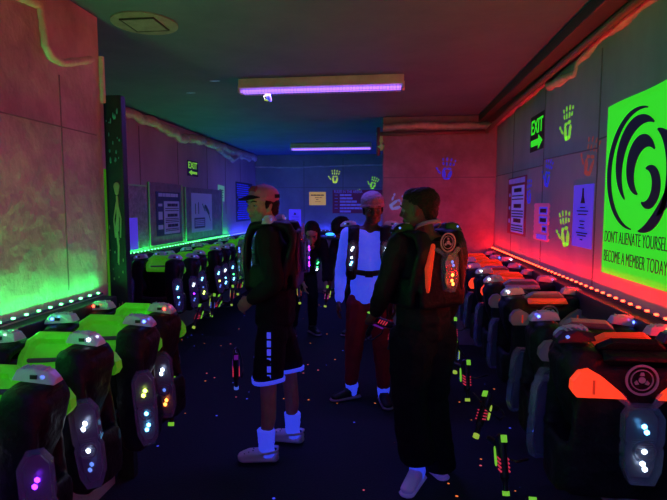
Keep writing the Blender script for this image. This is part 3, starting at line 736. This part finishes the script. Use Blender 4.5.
sheet('notice_sheet', r, .30, .24, M['paper_mint'], .002)
bars('small_print', r, sum([greek(-.08,.1,z,.012,rn,.5) for z in (.05,.02,-.03,-.06)],[]), M['ink'], y=-.003)
r = wall_thing('poster', 'L', 8.83, 1.62, 'dark poster crowded with bright blue scribbled writing, behind the capped person', 'poster')
sheet('poster_sheet', r, 1.02, .68, M['poster_dark'])
t = []
for k in range(17): t += greek(-.46+rn.uniform(0,.1), .46-rn.uniform(0,.25), .3-k*.037, .02, rn, .7)
bars('scribble', r, t, M['paint_blue'])
# back wall
r = wall_thing('notice', 'B', -1.83, 1.32, 'blue paper notice low on the back wall', 'notice')
sheet('notice_sheet', r, .235, .33, M['paper_blue'], .002)
MB().prism([(-.03,0),(.03,0),(0,.05)], (0,-.002,.06), (1,0,0), (0,0,1), (0,-1,0), .0015).build('pictogram', M['ink'], r)
bars('small_print', r, sum([greek(-.07,.08,z,.006,rn,.6) for z in (.03,.01,-.03,-.06,-.09)],[]), M['ink'], y=-.0028)
r = wall_thing('notice', 'B', -1.39, 1.69, 'amber yellow notice on the back wall', 'notice')
sheet('notice_sheet', r, .32, .25, M['paper_yellow'], .002)
bars('small_print', r, greek(-.13,.13,.065,.022,rn,.25)+greek(-.05,.09,.015,.012,rn,.4)+greek(-.03,.03,-.02,.012,rn,.4)+greek(-.05,.06,-.06,.008,rn,.4), M['ink'], y=-.003)
r = wall_thing('rules_board', 'B', -.60, 1.63, 'dark red board of lavender rules lettering on the back wall', 'sign')
sheet('board_sheet', r, 1.0, .44, M['poster_red'])
text_mesh('lettering', 'RULES IN THE ARENA', M['ink_lav'], r, .54, .055, (-.2,-.005,.19), (R(90),0,0))
t = []
for k, w in enumerate((.2,.22,.31,.44,.5,.2)):
    z = .125-.062*k; t += greek(-.36,-.36+w*1.1,z,.038,rn,.15)
    if k < 5: t.append((-.43,z,.06,.01))
bars('rule_line', r, t, M['ink_lav'], y=-.0045)

# handprints
def hand_print(wall, y, z, s, mat, label, rot=0, sd=0, off=.0):
    r = wall_thing('handprint', wall, y, z, label, 'handprint', 'painted handprints')
    if wall == 'C': pass
    rn = random.Random(sd); mb = MB(); th = .0012
    ca, sa = math.cos(rot), math.sin(rot)
    def bl(x, zz, a, b, an):
        # flattened blob
        pts = []
        for k in range(10):
            t = 2*math.pi*k/10; px = a*math.cos(t)*rn.uniform(.8,1.15); pz = b*math.sin(t)*rn.uniform(.85,1.1)
            qx = x+px*math.cos(an)-pz*math.sin(an); qz = zz+px*math.sin(an)+pz*math.cos(an)
            pts.append(((qx*ca-qz*sa)*s*(1.5 if wall == 'R' else 1.1), (qx*sa+qz*ca)*s))
        mb.prism(pts, (0,-.0005,0), (1,0,0), (0,0,1), (0,-1,0), th)
    # palm: heel, thumb mound, outer edge, knuckle pads
    bl(-.022,-.02,.014,.038,.2); bl(.022,-.02,.013,.036,-.15); bl(0,-.052,.026,.012,0); bl(-.02,.022,.014,.010,0); bl(.012,.026,.016,.010,0)
    for (x, an, L) in ((-.034,.22,.030),(-.012,.07,.036),(.012,-.06,.034),(.034,-.22,.026)):
        bx, bz = x, .045
        bl(bx-math.sin(an)*.018, bz+math.cos(an)*.018, .007, L*.45, an); bl(bx-math.sin(an)*(.03+L*.7), bz+math.cos(an)*(.03+L*.7), .0065, L*.42, an)
    bl(-.058,-.008,.008,.020,.75); bl(-.078,.016,.008,.012,.75)
    mb.build('paint_marks', M[mat], r)
    return r
hand_print('R', 3.45, 2.05, 1.25, 'paint_green', 'bright green painted handprint beside the EXIT sign on the right wall', R(0), 1)
hand_print('R', 3.06, 1.80, 1.25, 'paint_orange', 'faint orange painted handprint beside the green poster', R(-18), 2)
hand_print('R', 3.84, 1.76, 1.15, 'paint_blue', 'dark blue painted handprint in the middle of the right wall', R(-15), 3)
hand_print('R', 4.32, 1.64, 1.15, 'paint_blue', 'blue painted handprint at the edge of the dark red rules poster', R(5), 4)
hand_print('R', 3.42, 1.37, 1.35, 'paint_green', 'yellow-green painted handprint between the pink and violet notices', R(8), 5)
hand_print('W', .61, 1.92, 1.35, 'paint_blue', 'dark blue painted handprint upright on the red return wall', R(-8), 6)
hand_print('W', .08, 1.57, 1.4, 'paint_cyan', 'pale blue painted handprint on the red wall beside the short-haired person', R(-60), 7)
hand_print('B', -1.05, 2.07, 1.45, 'fl_yellow', 'yellow painted handprint above the rules board on the back wall', R(-5), 8)
hand_print('B', -.33, 1.95, 1.3, 'paint_green', 'green painted handprint at the right end of the back wall', R(-20), 9)
hand_print('B', -.55, 1.74, 1.2, 'fl_yellow', 'small yellow painted handprint over the rules board', R(40), 10)
hp = hand_print('B', -.59, 1.9, 1.5, 'paint_cyan', 'faint blue painted handprint on the ceiling before the nearer lamp', R(80), 12)
hp.location = (-.60, 3.72-.35, HC); hp.rotation_euler = (R(-90),0,R(20))
for (x,y) in ((-1.72,4.28),(-1.37,3.9)):
    sp = empty('paint_fleck', (x,y,HC), 0, 'pale paint fleck on the dark ceiling left of the nearer lamp', 'paint mark', 'ceiling paint flecks')
    MB().ball((0,0,0),(.05,.02,.002),1).build('fleck', M['paint_cyan'], sp)

# back counter
r = empty('back_counter', (-.93, 9.2, 0), 0, 'dark plywood counter standing under the back wall', 'counter')
rbox('carcass', (0,.0,.48), (1.64,.66,.96), M['wood'], r, .004)
rbox('counter_top', (0,-.01,.98), (1.66,.7,.04), M['ledge'], r, .006)
for x in (-.62,-.21,.21,.62): rbox('door', (x,-.337,.5), (.39,.018,.86), M['wood'], r, .004)
d = empty('desk_lamp', (-1.07, 8.95, 1.0), 0, 'small cyan glowing light on the back counter', 'lamp')
MB().cyl((0,0,0),(0,0,.02),.06,.05).build('lamp_base', M['plastic_black'], d); slot(MB().ball((0,0,.045),(.085,.05,.03)).build('lamp_dome', None, d, smooth=True), glow('cyan_dome', (.05,.45,1), 1.6))

# ------------------------------------------------------------------ people
def frame(o, d, up=(0,0,1)):
    d = Vector(d).normalized(); u = Vector(up); x = d.cross(u).normalized() if abs(d.dot(u)) < .98 else Vector((1,0,0)); z = x.cross(d)
    return o, d, x, z
def hand(mb, w, d, n, side, curl=.5, s=1.0):
    """w wrist, d along hand, n palm normal, side = towards the thumb"""
    w, d, n, t = Vector(w), Vector(d).normalized(), Vector(n).normalized(), Vector(side).normalized()
    mb.hull([(w,.021*s),(w+d*.035*s+t*.02*s,.015*s),(w+d*.08*s+t*.028*s,.0125*s),(w+d*.078*s-t*.028*s,.0115*s),(w+d*.035*s-t*.02*s,.014*s)], 2)
    for off, L in ((.03,.068),(.010,.078),(-.010,.072),(-.029,.056)):
        p = w+d*.078*s+t*off*s; ang = 0; pts = [(p-d*.02*s,.0095*s),(p,.0095*s)]
        for f, k in ((.45,.6),(.32,1),(.23,.9)):
            ang += curl*k; dd = d*math.cos(ang)+n*math.sin(ang); p = p+dd*(L*f*s); pts.append((p,.0085*s if f > .3 else .0072*s))
        mb.chain(pts, 1)
    p = w+d*.022*s+t*.02*s; dd = (d*.6+t*.75+n*.25).normalized(); q = p+dd*.04*s; e = q+(d*.85+t*.15+n*(.3+curl*.5)).normalized()*.034*s
    mb.chain([(p,.013*s),(q,.0105*s),(e,.0082*s)],1)
def head_geo(mb, H):
    mb.hull([((0,.018,.035),(.074,.092,.082)),((0,-.03,.03),(.064,.06,.07))],3,H)
    mb.hull([((0,-.02,-.01),(.062,.06,.06)),((0,-.058,-.085),(.026,.022,.018)),((.036,-.02,-.07),(.02,.03,.02)),((-.036,-.02,-.07),(.02,.03,.02)),((0,.02,-.02),(.06,.06,.05))],2,H)
    mb.hull([((-.034,-.074,.028),(.016,.010,.008)),((.034,-.074,.028),(.016,.010,.008))],2,H)
    mb.chain([((0,-.082,.018),(.008,.010,.01)),((0,-.100,-.016),(.012,.012,.010))],2,H); mb.hull([((.013,-.088,-.022),.008),((-.013,-.088,-.022),.008)],1,H)
    for s in (-1,1):
        mb.ball((.038*s,-.062,-.022),(.022,.018,.018),2,H)
        mb.hull([((.074*s,.008,.004),(.007,.016,.022)),((.070*s,.004,-.022),(.006,.010,.012))],2,H)
    mb.hull([((-.017,-.083,-.049),(.009,.007,.006)),((.017,-.083,-.049),(.009,.007,.006)),((0,-.088,-.047),(.010,.008,.006))],1,H)
    mb.hull([((-.013,-.080,-.060),(.009,.007,.006)),((.013,-.080,-.060),(.009,.007,.006)),((0,-.085,-.060),(.010,.008,.006))],1,H)
def person(label, loc, rz, P, S):
    r = empty('person', loc, rz, label, 'person')
    g = lambda k: Vector(P[k])
    H = Matrix.Translation(g('head')) @ Euler(P['headrot']).to_matrix().to_4x4()
    mb = MB()
    head_geo(mb, H)
    nb = g('neck'); mb.hull([(nb,.056),(H @ Vector((0,.02,-.06)),.05)])
    pel, che = g('pelvis'), g('chest')
    mb.hull([(pel,(.12,.08,.08)),(che,(.13,.085,.10))]); mb.hull([(che,(.12,.08,.08)),(nb-Vector((0,0,.03)),.06),(g('shL'),.045),(g('shR'),.045)])
    for s in 'LR':
        mb.chain([(g('sh'+s),.048),(g('el'+s),.036),(g('wr'+s),.024)])
        hd = P.get('hd'+s, (0,-.15,-1)); hn = P.get('hn'+s, (-1 if s == 'L' else 1,0,0)); ht = P.get('ht'+s, (0,-1,0))
        hand(mb, P['wr'+s], hd, hn, ht, P.get('curl'+s,.35))
        mb.chain([(pel+Vector((.08 if s=='L' else -.08,0,0)),.075),(g('kn'+s),.052),(g('kn'+s)*.45+g('an'+s)*.55+Vector((0,.012,0)),.046),(g('kn'+s)*.25+g('an'+s)*.75+Vector((0,.004,0)),.037),(g('an'+s),.034)])
        an = g('an'+s); td = Vector(P['toe'+s]).normalized()
        mb.hull([(an-Vector((0,0,.035))-td*.03,.028),(an+td*.12+Vector((0,0,-.052)),(.034,.034,.02))])
    def sockets(c): return c
    Hi = H.inverted()
    def face(c):
        q = Hi @ c
        if q.y < -.03 and abs(q.z) < .06:
            for s in (-1,1):
                d2 = ((q.x-.032*s)/.017)**2+((q.z-.008)/.010)**2
                if d2 < 3: q.y += .012*math.exp(-d2)
            return H @ q
        return c
    mb.build('body', S['skin'], r, vox=.0062, it=3, fn=face)
    for s in (-1,1):
        e = MB().ball((.032*s,-.069,.008),(.013,.011,.0085),2,H).build('eye', M['eyewhite'], r, smooth=True)
        MB().ball((.032*s,-.0785,.008),(.0052,.003,.0052),1,H).build('iris', M['iris'], e, smooth=True)
        MB().chain([((.016*s,-.088,.030),(.004,.003,.003)),((.034*s,-.087,.036),(.006,.003,.0035)),((.052*s,-.074,.031),(.004,.003,.003))],1,H).build('eyebrow', M['hair'], r, smooth=True)
    # hair
    b = MB(); hk = S['hair']
    if hk == 'short':
        b.hull([((0,.032,.045),(.079,.090,.080)),((0,-.020,.074),(.064,.058,.050))],3,H); b.hull([((0,.06,.0),(.066,.05,.05)),((0,.062,-.045),(.05,.035,.02))],2,H)
    elif hk == 'afro':
        b.hull([((0,.02,.06),(.105,.115,.095)),((0,.045,.02),(.1,.09,.08))],3,H)
    elif hk == 'long':
        b.hull([((0,.025,.045),(.084,.097,.088))],3,H)
        for s in (-1,1): b.hull([((.07*s,.02,.02),(.025,.05,.04)),((.072*s,-.01,-.12),(.02,.03,.05)),((.06*s,-.02,-.2),(.016,.02,.03))],2,H)
        b.hull([((0,.08,.02),(.07,.035,.05)),((0,.07,-.14),(.07,.025,.04))],2,H)
    else:
        b.hull([((0,.045,.02),(.078,.072,.062)),((0,.062,-.035),(.06,.045,.03))],2,H)
        for s in (-1,1): b.hull([((.07*s,.0,.03),(.012,.03,.03)),((.073*s,-.018,-.0),(.006,.012,.02))],1,H)
    b.build('hair', M['hair'], r, vox=.006, it=2, fold=.004, fscale=40)
    # hat
    if S.get('hat') == 'cap':
        b = MB(); b.hull([((0,.018,.062),(.086,.100,.074)),((0,.01,.05),(.087,.098,.03))],3,H); c = b.build('cap', M['cap'], r, vox=.006, it=4)
        b = MB(); b.hull([((-.055,-.07,.058),(.012,.02,.004)),((.055,-.07,.058),(.012,.02,.004)),((-.035,-.132,.046),(.014,.014,.004)),((.035,-.132,.046),(.014,.014,.004)),((0,-.145,.046),(.02,.012,.004)),((0,-.08,.068),(.03,.02,.004))],2,H); b.build('visor', M['hood'], c)
        MB().ball((0,.02,.137),(.008,.008,.005),1,H).build('button', M['cap'], c)
        b = MB(); b.hull([((-.030,-.066,.100),(.008,.006,.010)),((.030,-.066,.100),(.008,.006,.010)),((-.026,-.052,.118),(.008,.006,.008)),((.026,-.052,.118),(.008,.006,.008))],1,H); b.build('patch', M['poster_red'], c)
        b = MB(); b.box((.083,.055,.062),(.006,.035,.022),mtx=H); b.build('strap_opening', M['hair'], c)
    if S.get('hat') == 'beanie':
        b = MB(); b.hull([((0,.014,.070),(.090,.104,.082)),((0,.012,.045),(.088,.103,.03))],3,H); c = b.build('beanie', M['beanie'], r, vox=.006, it=3, fold=.002, fscale=60)
        b = MB(); b.hull([((0,.012,.048),(.093,.108,.012)),((0,.012,.030),(.093,.108,.012))],3,H); b.build('folded_brim', M['beanie'], c, vox=.006, it=2)
    # top
    b = MB(); I = S.get('loose', .03)
    b.hull([(pel+Vector((0,0,-.03)),(.150+I*.6,.112+I*.5,.06)),(che-Vector((0,0,.1)),(.14+I*.6,.10+I*.5,.08))])
    b.hull([(che-Vector((0,0,.1)),(.14+I*.6,.10+I*.5,.08)),(che+Vector((0,0,.03)),(.15+I*.5,.10+I*.5,.09))])
    b.hull([(che+Vector((0,0,.03)),(.15+I*.5,.10+I*.5,.08)),(g('shL'),.05+I*.5),(g('shR'),.05+I*.5),(nb-Vector((0,0,.035)),(.065,.06,.04))])
    for s in 'LR':
        wr, el = g('wr'+s), g('el'+s)
        b.chain([(g('sh'+s),.052+I*.6),(el,.042+I*.6),(el.lerp(wr,.92),.032+I*.4)])
    if S.get('hood'):
        b.hull([(nb+Vector((0,.05,.0)),(.085,.055,.045)),(nb+Vector((0,.10,-.07)),(.075,.04,.06))]); b.hull([(nb+Vector((0,.0,-.005)),(.082,.075,.035)),(nb+Vector((0,.05,0)),(.085,.06,.035))])
    top = b.build(S['topname'], S['top'], r, vox=.009, it=4, fold=S.get('fold',.007), fscale=9)
    if S.get('cuffs'):
        for s in 'LR':
            wr, el = g('wr'+s), g('el'+s); MB().hull([(el.lerp(wr,.93),.034),(el.lerp(wr,1.0),.031)]).build('cuff', S['top'], top, smooth=True)
    # bottoms
    b = MB(); lw = S.get('legw', 1.0); hem = S['hem']
    b.hull([(pel,(.14,.10,.06)),(pel-Vector((0,0,.1)),(.15,.105,.06))])
    hp = {}
    for s in 'LR':
        sg = 1 if s == 'L' else -1; kn, an = g('kn'+s), g('an'+s); hip = pel+Vector((.08*sg,0,-.06))
        if hem == 'knee':
            e = hip.lerp(kn, .97); b.chain([(hip,.095),(hip.lerp(kn,.5),.098),(e+Vector((0,0,.02)),(.098,.098,.02))]); hp[s] = e
        else:
            b.chain([(hip,.092*lw),(kn,.068*lw),(an+Vector((0,0,S.get('hemz',.03)+(S.get('hemR',0) if s == 'R' else 0))),(.052*lw*S.get('taper',1),.052*lw*S.get('taper',1),.02))])
    bt = b.build(S['botname'], S['bot'], r, vox=.009, it=4, fold=.008, fscale=8)
    if hem == 'knee':
        for s in 'LR':
            c = hp[s]; b = MB(); n = 28; A = []
            for zz, rr in ((-.006,.092),(.018,.096),(.018,.102),(-.006,.100)):
                A.append([b.bm.verts.new(c+Vector((rr*math.cos(2*math.pi*k/n), rr*math.sin(2*math.pi*k/n), zz+.008*math.sin(4*math.pi*k/n)))) for k in range(n)])
            for j in range(4):
                for k in range(n): b.bm.faces.new((A[j][k],A[j][(k+1)%n],A[(j+1)%4][(k+1)%n],A[(j+1)%4][k]))
            b.build('hem_stripe', M['fl_white'], bt, smooth=True)
    # shoes and socks
    for s in 'LR':
        an = g('an'+s); td = Vector(P['toe'+s]).normalized(); sd = Vector((-td.y, td.x, 0)); gz = an.z-.085
        base = Vector((an.x, an.y, gz))
        F = Matrix((( sd.x, -td.x, 0, base.x),(sd.y, -td.y, 0, base.y),(0,0,1,base.z),(0,0,0,1)))  # x side, -y forward
        so = S['shoe']
        if S.get('sock'):
            b = MB(); b.chain([((0,.01,.05),(.044,.05,.03)),((0,.005,.10),(.045,.048,.03)),((0,.008,S['sock']*.6),(.047,.051,.01)),((0,.006,S['sock']),(.050,.056,.012))],2,F); sk = b.build('sock', M['fl_white'], r, vox=.006, fold=.003, fscale=40)
            b = MB()
        b = MB()
        if so == 'clog':
            b.hull([((0,.055,.022),(.042,.03,.02)),((0,-.12,.022),(.052,.05,.02)),((0,-.05,.03),(.05,.05,.022))],2,F)
            b.hull([((0,-.02,.055),(.048,.04,.03)),((0,-.135,.035),(.046,.035,.026)),((0,-.09,.05),(.050,.04,.03))],2,F)
            b.hull([((0,.07,.05),(.035,.012,.02)),((0,.06,.03),(.04,.02,.02))],2,F)
            sh = b.build('clog', M['clog'], r, vox=.006)
            b = MB(); b.chain([((.052,-.02,.07),(.006,.012,.008)),((.05,.03,.075),(.005,.01,.008)),((.03,.075,.078),(.006,.006,.009)),((-.03,.075,.078),(.006,.006,.009)),((-.05,.03,.075),(.005,.01,.008)),((-.052,-.02,.07),(.006,.012,.008))],1,F)
            b.build('heel_strap', M['clog'], sh)
            b = MB()
            for k in range(9): b.ball((-.028+.028*(k%3),-.07-.026*(k//3),.083-.010*(k//3)),(.005,.005,.003),1,F)
            b.build('vent_hole', M['ink'], sh)
        else:
            mt = M['sneaker'] if so == 'black' else M['wshoe']
            b.hull([((0,.04,.05),(.038,.035,.03)),((0,-.03,.055),(.042,.05,.035)),((0,-.14,.035),(.04,.035,.022)),((0,.04,.085),(.036,.03,.02)),((0,-.01,.09),(.034,.03,.015))],2,F)
            sh = b.build('shoe', mt, r, vox=.006)
            b = MB(); b.hull([((0,.05,.014),(.042,.035,.014)),((0,-.14,.014),(.046,.045,.014))],2,F); b.build('sole', M['sole'] if so=='black' else mt, sh, smooth=True)
            b = MB()
            for k in range(4): b.hull([((-.018,-.03-.018*k,.092-.009*k),(.004,.003,.003)),((.018,-.036-.018*k,.092-.009*k),(.004,.003,.003))],1,F)
            b.build('laces', M['sole'], sh)
    return r, H, top, bt
def worn_vest(loc, rz, label, cols, back, sh, pads=('orange_pad','orange_pad'), tilt=(0,0), sc=(1,1,1), dark=False):
    v = make_vest(True) if not WV else copy_tree(WV[0])
    if not WV: WV.append(v)
    v.location = loc; v.rotation_euler = (tilt[0], tilt[1], rz); v.scale = sc; tag(v, label, 'vest', 'vests being worn')
    for pod in kids(v,'chest_light'):
        for i, l in enumerate(kids(pod,'led')): slot(l, M[cols[i]])
    for pod in kids(v,'back_light'):
        for i, l in enumerate(kids(pod,'led')): slot(l, M[back[i]])
    for k, s in enumerate(kids(v,'shoulder_light')):
        for l in kids(s,'led'): slot(l, M[sh])
    for k, s in enumerate(kids(v,'side_pad')): slot(s, M[pads[k]])
    if dark:
        for s in kids(v,'shoulder_light'): slot(s, M['plastic_black'])
    return v
WV = []
# person with the cap, standing side-on and looking left
P1 = dict(pelvis=(0,.04,.88), chest=(0,.05,1.22), neck=(0,.02,1.42), head=(.0,-.035,1.545), headrot=(R(2),0,R(50)),
    shL=(.175,.04,1.37), shR=(-.175,.04,1.37), elL=(.215,.085,1.11), elR=(-.20,.06,1.10), wrL=(.175,-.055,1.01), wrR=(-.15,-.03,1.0),
    hdL=(-.3,-.7,-.5), hnL=(-.8,.2,-.5), htL=(-.3,-.6,.6), hdR=(.2,-1,-.3), htR=(.8,0,.5), curlL=.6,
    knL=(.11,.02,.50), knR=(-.11,.10,.50), anL=(.125,.0,.088), anR=(-.14,.11,.088), toeL=(.12,-1,0), toeR=(-.1,-1,0))
p1, H1, t1, b1 = person('person in a dusty pink cap and black hoodie standing side-on, face turned left', (-.74,3.0,0), R(-90), P1,
    dict(skin=M['skin1'], hair='tuck', hat='cap', top=M['hood'], topname='hoodie', hood=True, loose=.03, bot=M['hood'], botname='shorts', hem='knee', shoe='clog', sock=.20))
mb = MB()
for k in range(6):
    mb.box((.188+.004*k*.2,.045,.80-.050*k+.0),(.008,.022,.036))
mb.build('side_stripe', M['fl_white'], b1)
worn_vest((-.695,3.0,1.46), R(-90), 'vest worn by the capped person, purple back lights', ['led_blue','led_dim','led_dim'], ['led_purple','led_purple','led_purple'], 'led_dim', pads=('black','black'))
blaster((-.945,2.97,.56), (R(95),0,R(20)), 'blaster with pink-red fins hanging at the knee of the capped person', 'blasters in hand', 'fin_blue','fin_dim','seatpurple','seatpurple')
# person in the white shirt, facing the camera
P2 = dict(pelvis=(0,.02,.86), chest=(0,.02,1.19), neck=(0,.0,1.385), head=(.02,-.02,1.515), headrot=(R(4),R(-3),R(8)),
    shL=(.17,.01,1.33), shR=(-.17,.01,1.33), elL=(.22,.03,1.07), elR=(-.225,.02,1.06), wrL=(.20,-.03,.83), wrR=(-.235,-.03,.82),
    hdL=(0,-.2,-1), hdR=(-.1,-.25,-1),
    knL=(.10,-.02,.46), knR=(-.12,0,.46), anL=(.115,-.02,.09), anR=(-.145,.03,.09), toeL=(.25,-1,0), toeR=(-1,-.55,0))
p2, H2, t2, b2 = person('person in a white long-sleeved shirt, grey-pink beanie and red trousers, facing the camera', (-.155,3.9,0), 0, P2,
    dict(skin=M['skin2'], hair='tuck', hat='beanie', top=M['shirt'], topname='shirt', cuffs=True, loose=.018, fold=.006, bot=M['redpants'], botname='trousers', hem='long', legw=1.15, taper=.85, hemz=.04, shoe='black', sock=.125))
worn_vest((-.155,3.915,1.40), 0, 'open vest with two columns of white lights worn over the white shirt', ['led_white','led_white','led_cyan'], ['led_white']*3, 'led_dim')
# person with short hair, back to the camera
P3 = dict(pelvis=(0,0,.88), chest=(0,.0,1.21), neck=(.0,.0,1.40), head=(.03,-.02,1.525), headrot=(R(6),0,R(34)),
    shL=(.165,0,1.345), shR=(-.165,0,1.345), elL=(.23,-.05,1.10), elR=(-.19,.03,1.08), wrL=(.20,-.17,.96), wrR=(-.18,-.06,.85),
    hdL=(.1,-.6,-.7), hnL=(-1,-.2,0), htL=(0,-1,-.2), curlL=.8, 
    knL=(.09,.0,.48), knR=(-.09,-.03,.47), anL=(.03,.00,.088), anR=(-.13,-.01,.088), toeL=(.84,.51,0), toeR=(-.1,-.95,0))
p3, H3, t3, b3 = person('person with short dark hair in black clothes, back to the camera, head turned left', (.185,2.75,0), R(215), P3,
    dict(skin=M['skin3'], hair='short', top=M['jacket'], topname='jacket', loose=.03, bot=M['hood'], botname='trousers', hem='long', legw=1.4, taper=1.45, hemz=.06, hemR=-.085, shoe='white', sock=.2))
MB().ring((.0,.03,1.435),(1,0,0),(0,.92,.38),(0,-.35,.93),.066,.071,.02,28).build('collar', M['sole'], t3, smooth=True)
worn_vest((.195,2.745,1.425), R(215), 'vest with orange side pad and clear back pod worn by the short-haired person', ['led_cyan','led_dim','led_dim'], ['led_dim','led_orange','led_orange'], 'led_dim', pads=('black','orange_pad'), dark=True)
blaster((-.055,2.86,.875), (R(10),0,R(60)), 'blaster with a glowing green display held by the short-haired person', 'blasters in hand', 'led_white','fin_dim','paint_green','seatpurple')
blaster((.02,3.62,.62), (R(60),0,R(-20)), 'blaster with pink-red fins hanging before the red trousers', 'blasters in hand', 'sneaker','fin_dim','sneaker','sneaker', .8)
# two people bending at the back
P4 = dict(pelvis=(0,.2,.84), chest=(0,.0,1.06), neck=(0,-.13,1.16), head=(0,-.22,1.25), headrot=(R(42),0,R(-20)),
    shL=(.16,-.08,1.12), shR=(-.16,-.08,1.12), elL=(.2,-.16,.88), elR=(-.2,-.14,.88), wrL=(.14,-.28,.72), wrR=(-.12,-.26,.72),
    hdL=(-.1,-.4,-1), hdR=(.1,-.4,-1), knL=(.1,.1,.46), knR=(-.1,.12,.46), anL=(.12,.18,.09), anR=(-.12,.2,.09), toeL=(.2,-1,0), toeR=(-.2,-1,0))
person('long-haired person in dark clothes bending forward at the back beside the capped person', (-.96,5.75,0), R(25), P4,
    dict(skin=M['skin1'], hair='long', top=M['hood'], topname='hoodie', loose=.03, bot=M['hood'], botname='trousers', hem='long', shoe='black'))
worn_vest((-.96,5.73,1.14), R(25), 'vest with green light worn by the bending long-haired person', ['led_green','led_green','led_white'], ['led_dim']*3, 'led_dim', ('green_pad','green_pad'), tilt=(R(38),0))
P5 = dict(P4); P5['head'] = (0,-.19,1.28); P5['neck'] = (0,-.12,1.19)
person('curly-haired person in dark clothes bending forward behind the white-shirted person', (-.44,5.75,0), R(-30), P5,
    dict(skin=M['skin2'], hair='afro', top=M['jacket'], topname='jacket', loose=.03, bot=M['jacket'], botname='trousers', hem='long', shoe='black'))
worn_vest((-.44,5.73,1.14), R(-30), 'vest with white lights worn by the bending curly-haired person', ['led_white','led_dim','led_green'], ['led_dim']*3, 'led_dim', tilt=(R(38),0))
blaster((-.98,5.35,.62), (R(60),0,R(15)), 'blaster with red fins held low by the long-haired person', 'blasters in hand', 'fl_yellow','fin_dim','paint_green','fl_yellow')
blaster((-.66,5.35,.60), (R(70),0,R(-25)), 'blaster with pink fins held low by the curly-haired person', 'blasters in hand', 'fl_yellow','fin_pink','paint_green','fl_yellow')

for o in bpy.data.objects:
    if 'side' in o.keys(): del o['side']
# ------------------------------------------------------------------ world and view
w = bpy.data.worlds.new('world'); SC.world = w; w.use_nodes = True
w.node_tree.nodes['Background'].inputs[0].default_value = (.02,.03,.08,1); w.node_tree.nodes['Background'].inputs[1].default_value = .05
SC.view_settings.view_transform = 'Standard'; SC.view_settings.look = 'None'; SC.view_settings.exposure = 0; SC.view_settings.gamma = 1
SC.cycles.use_denoising = True
SC.cycles.sample_clamp_indirect = 3
SC.cycles.max_bounces = 6
SC.cycles.transparent_max_bounces = 12
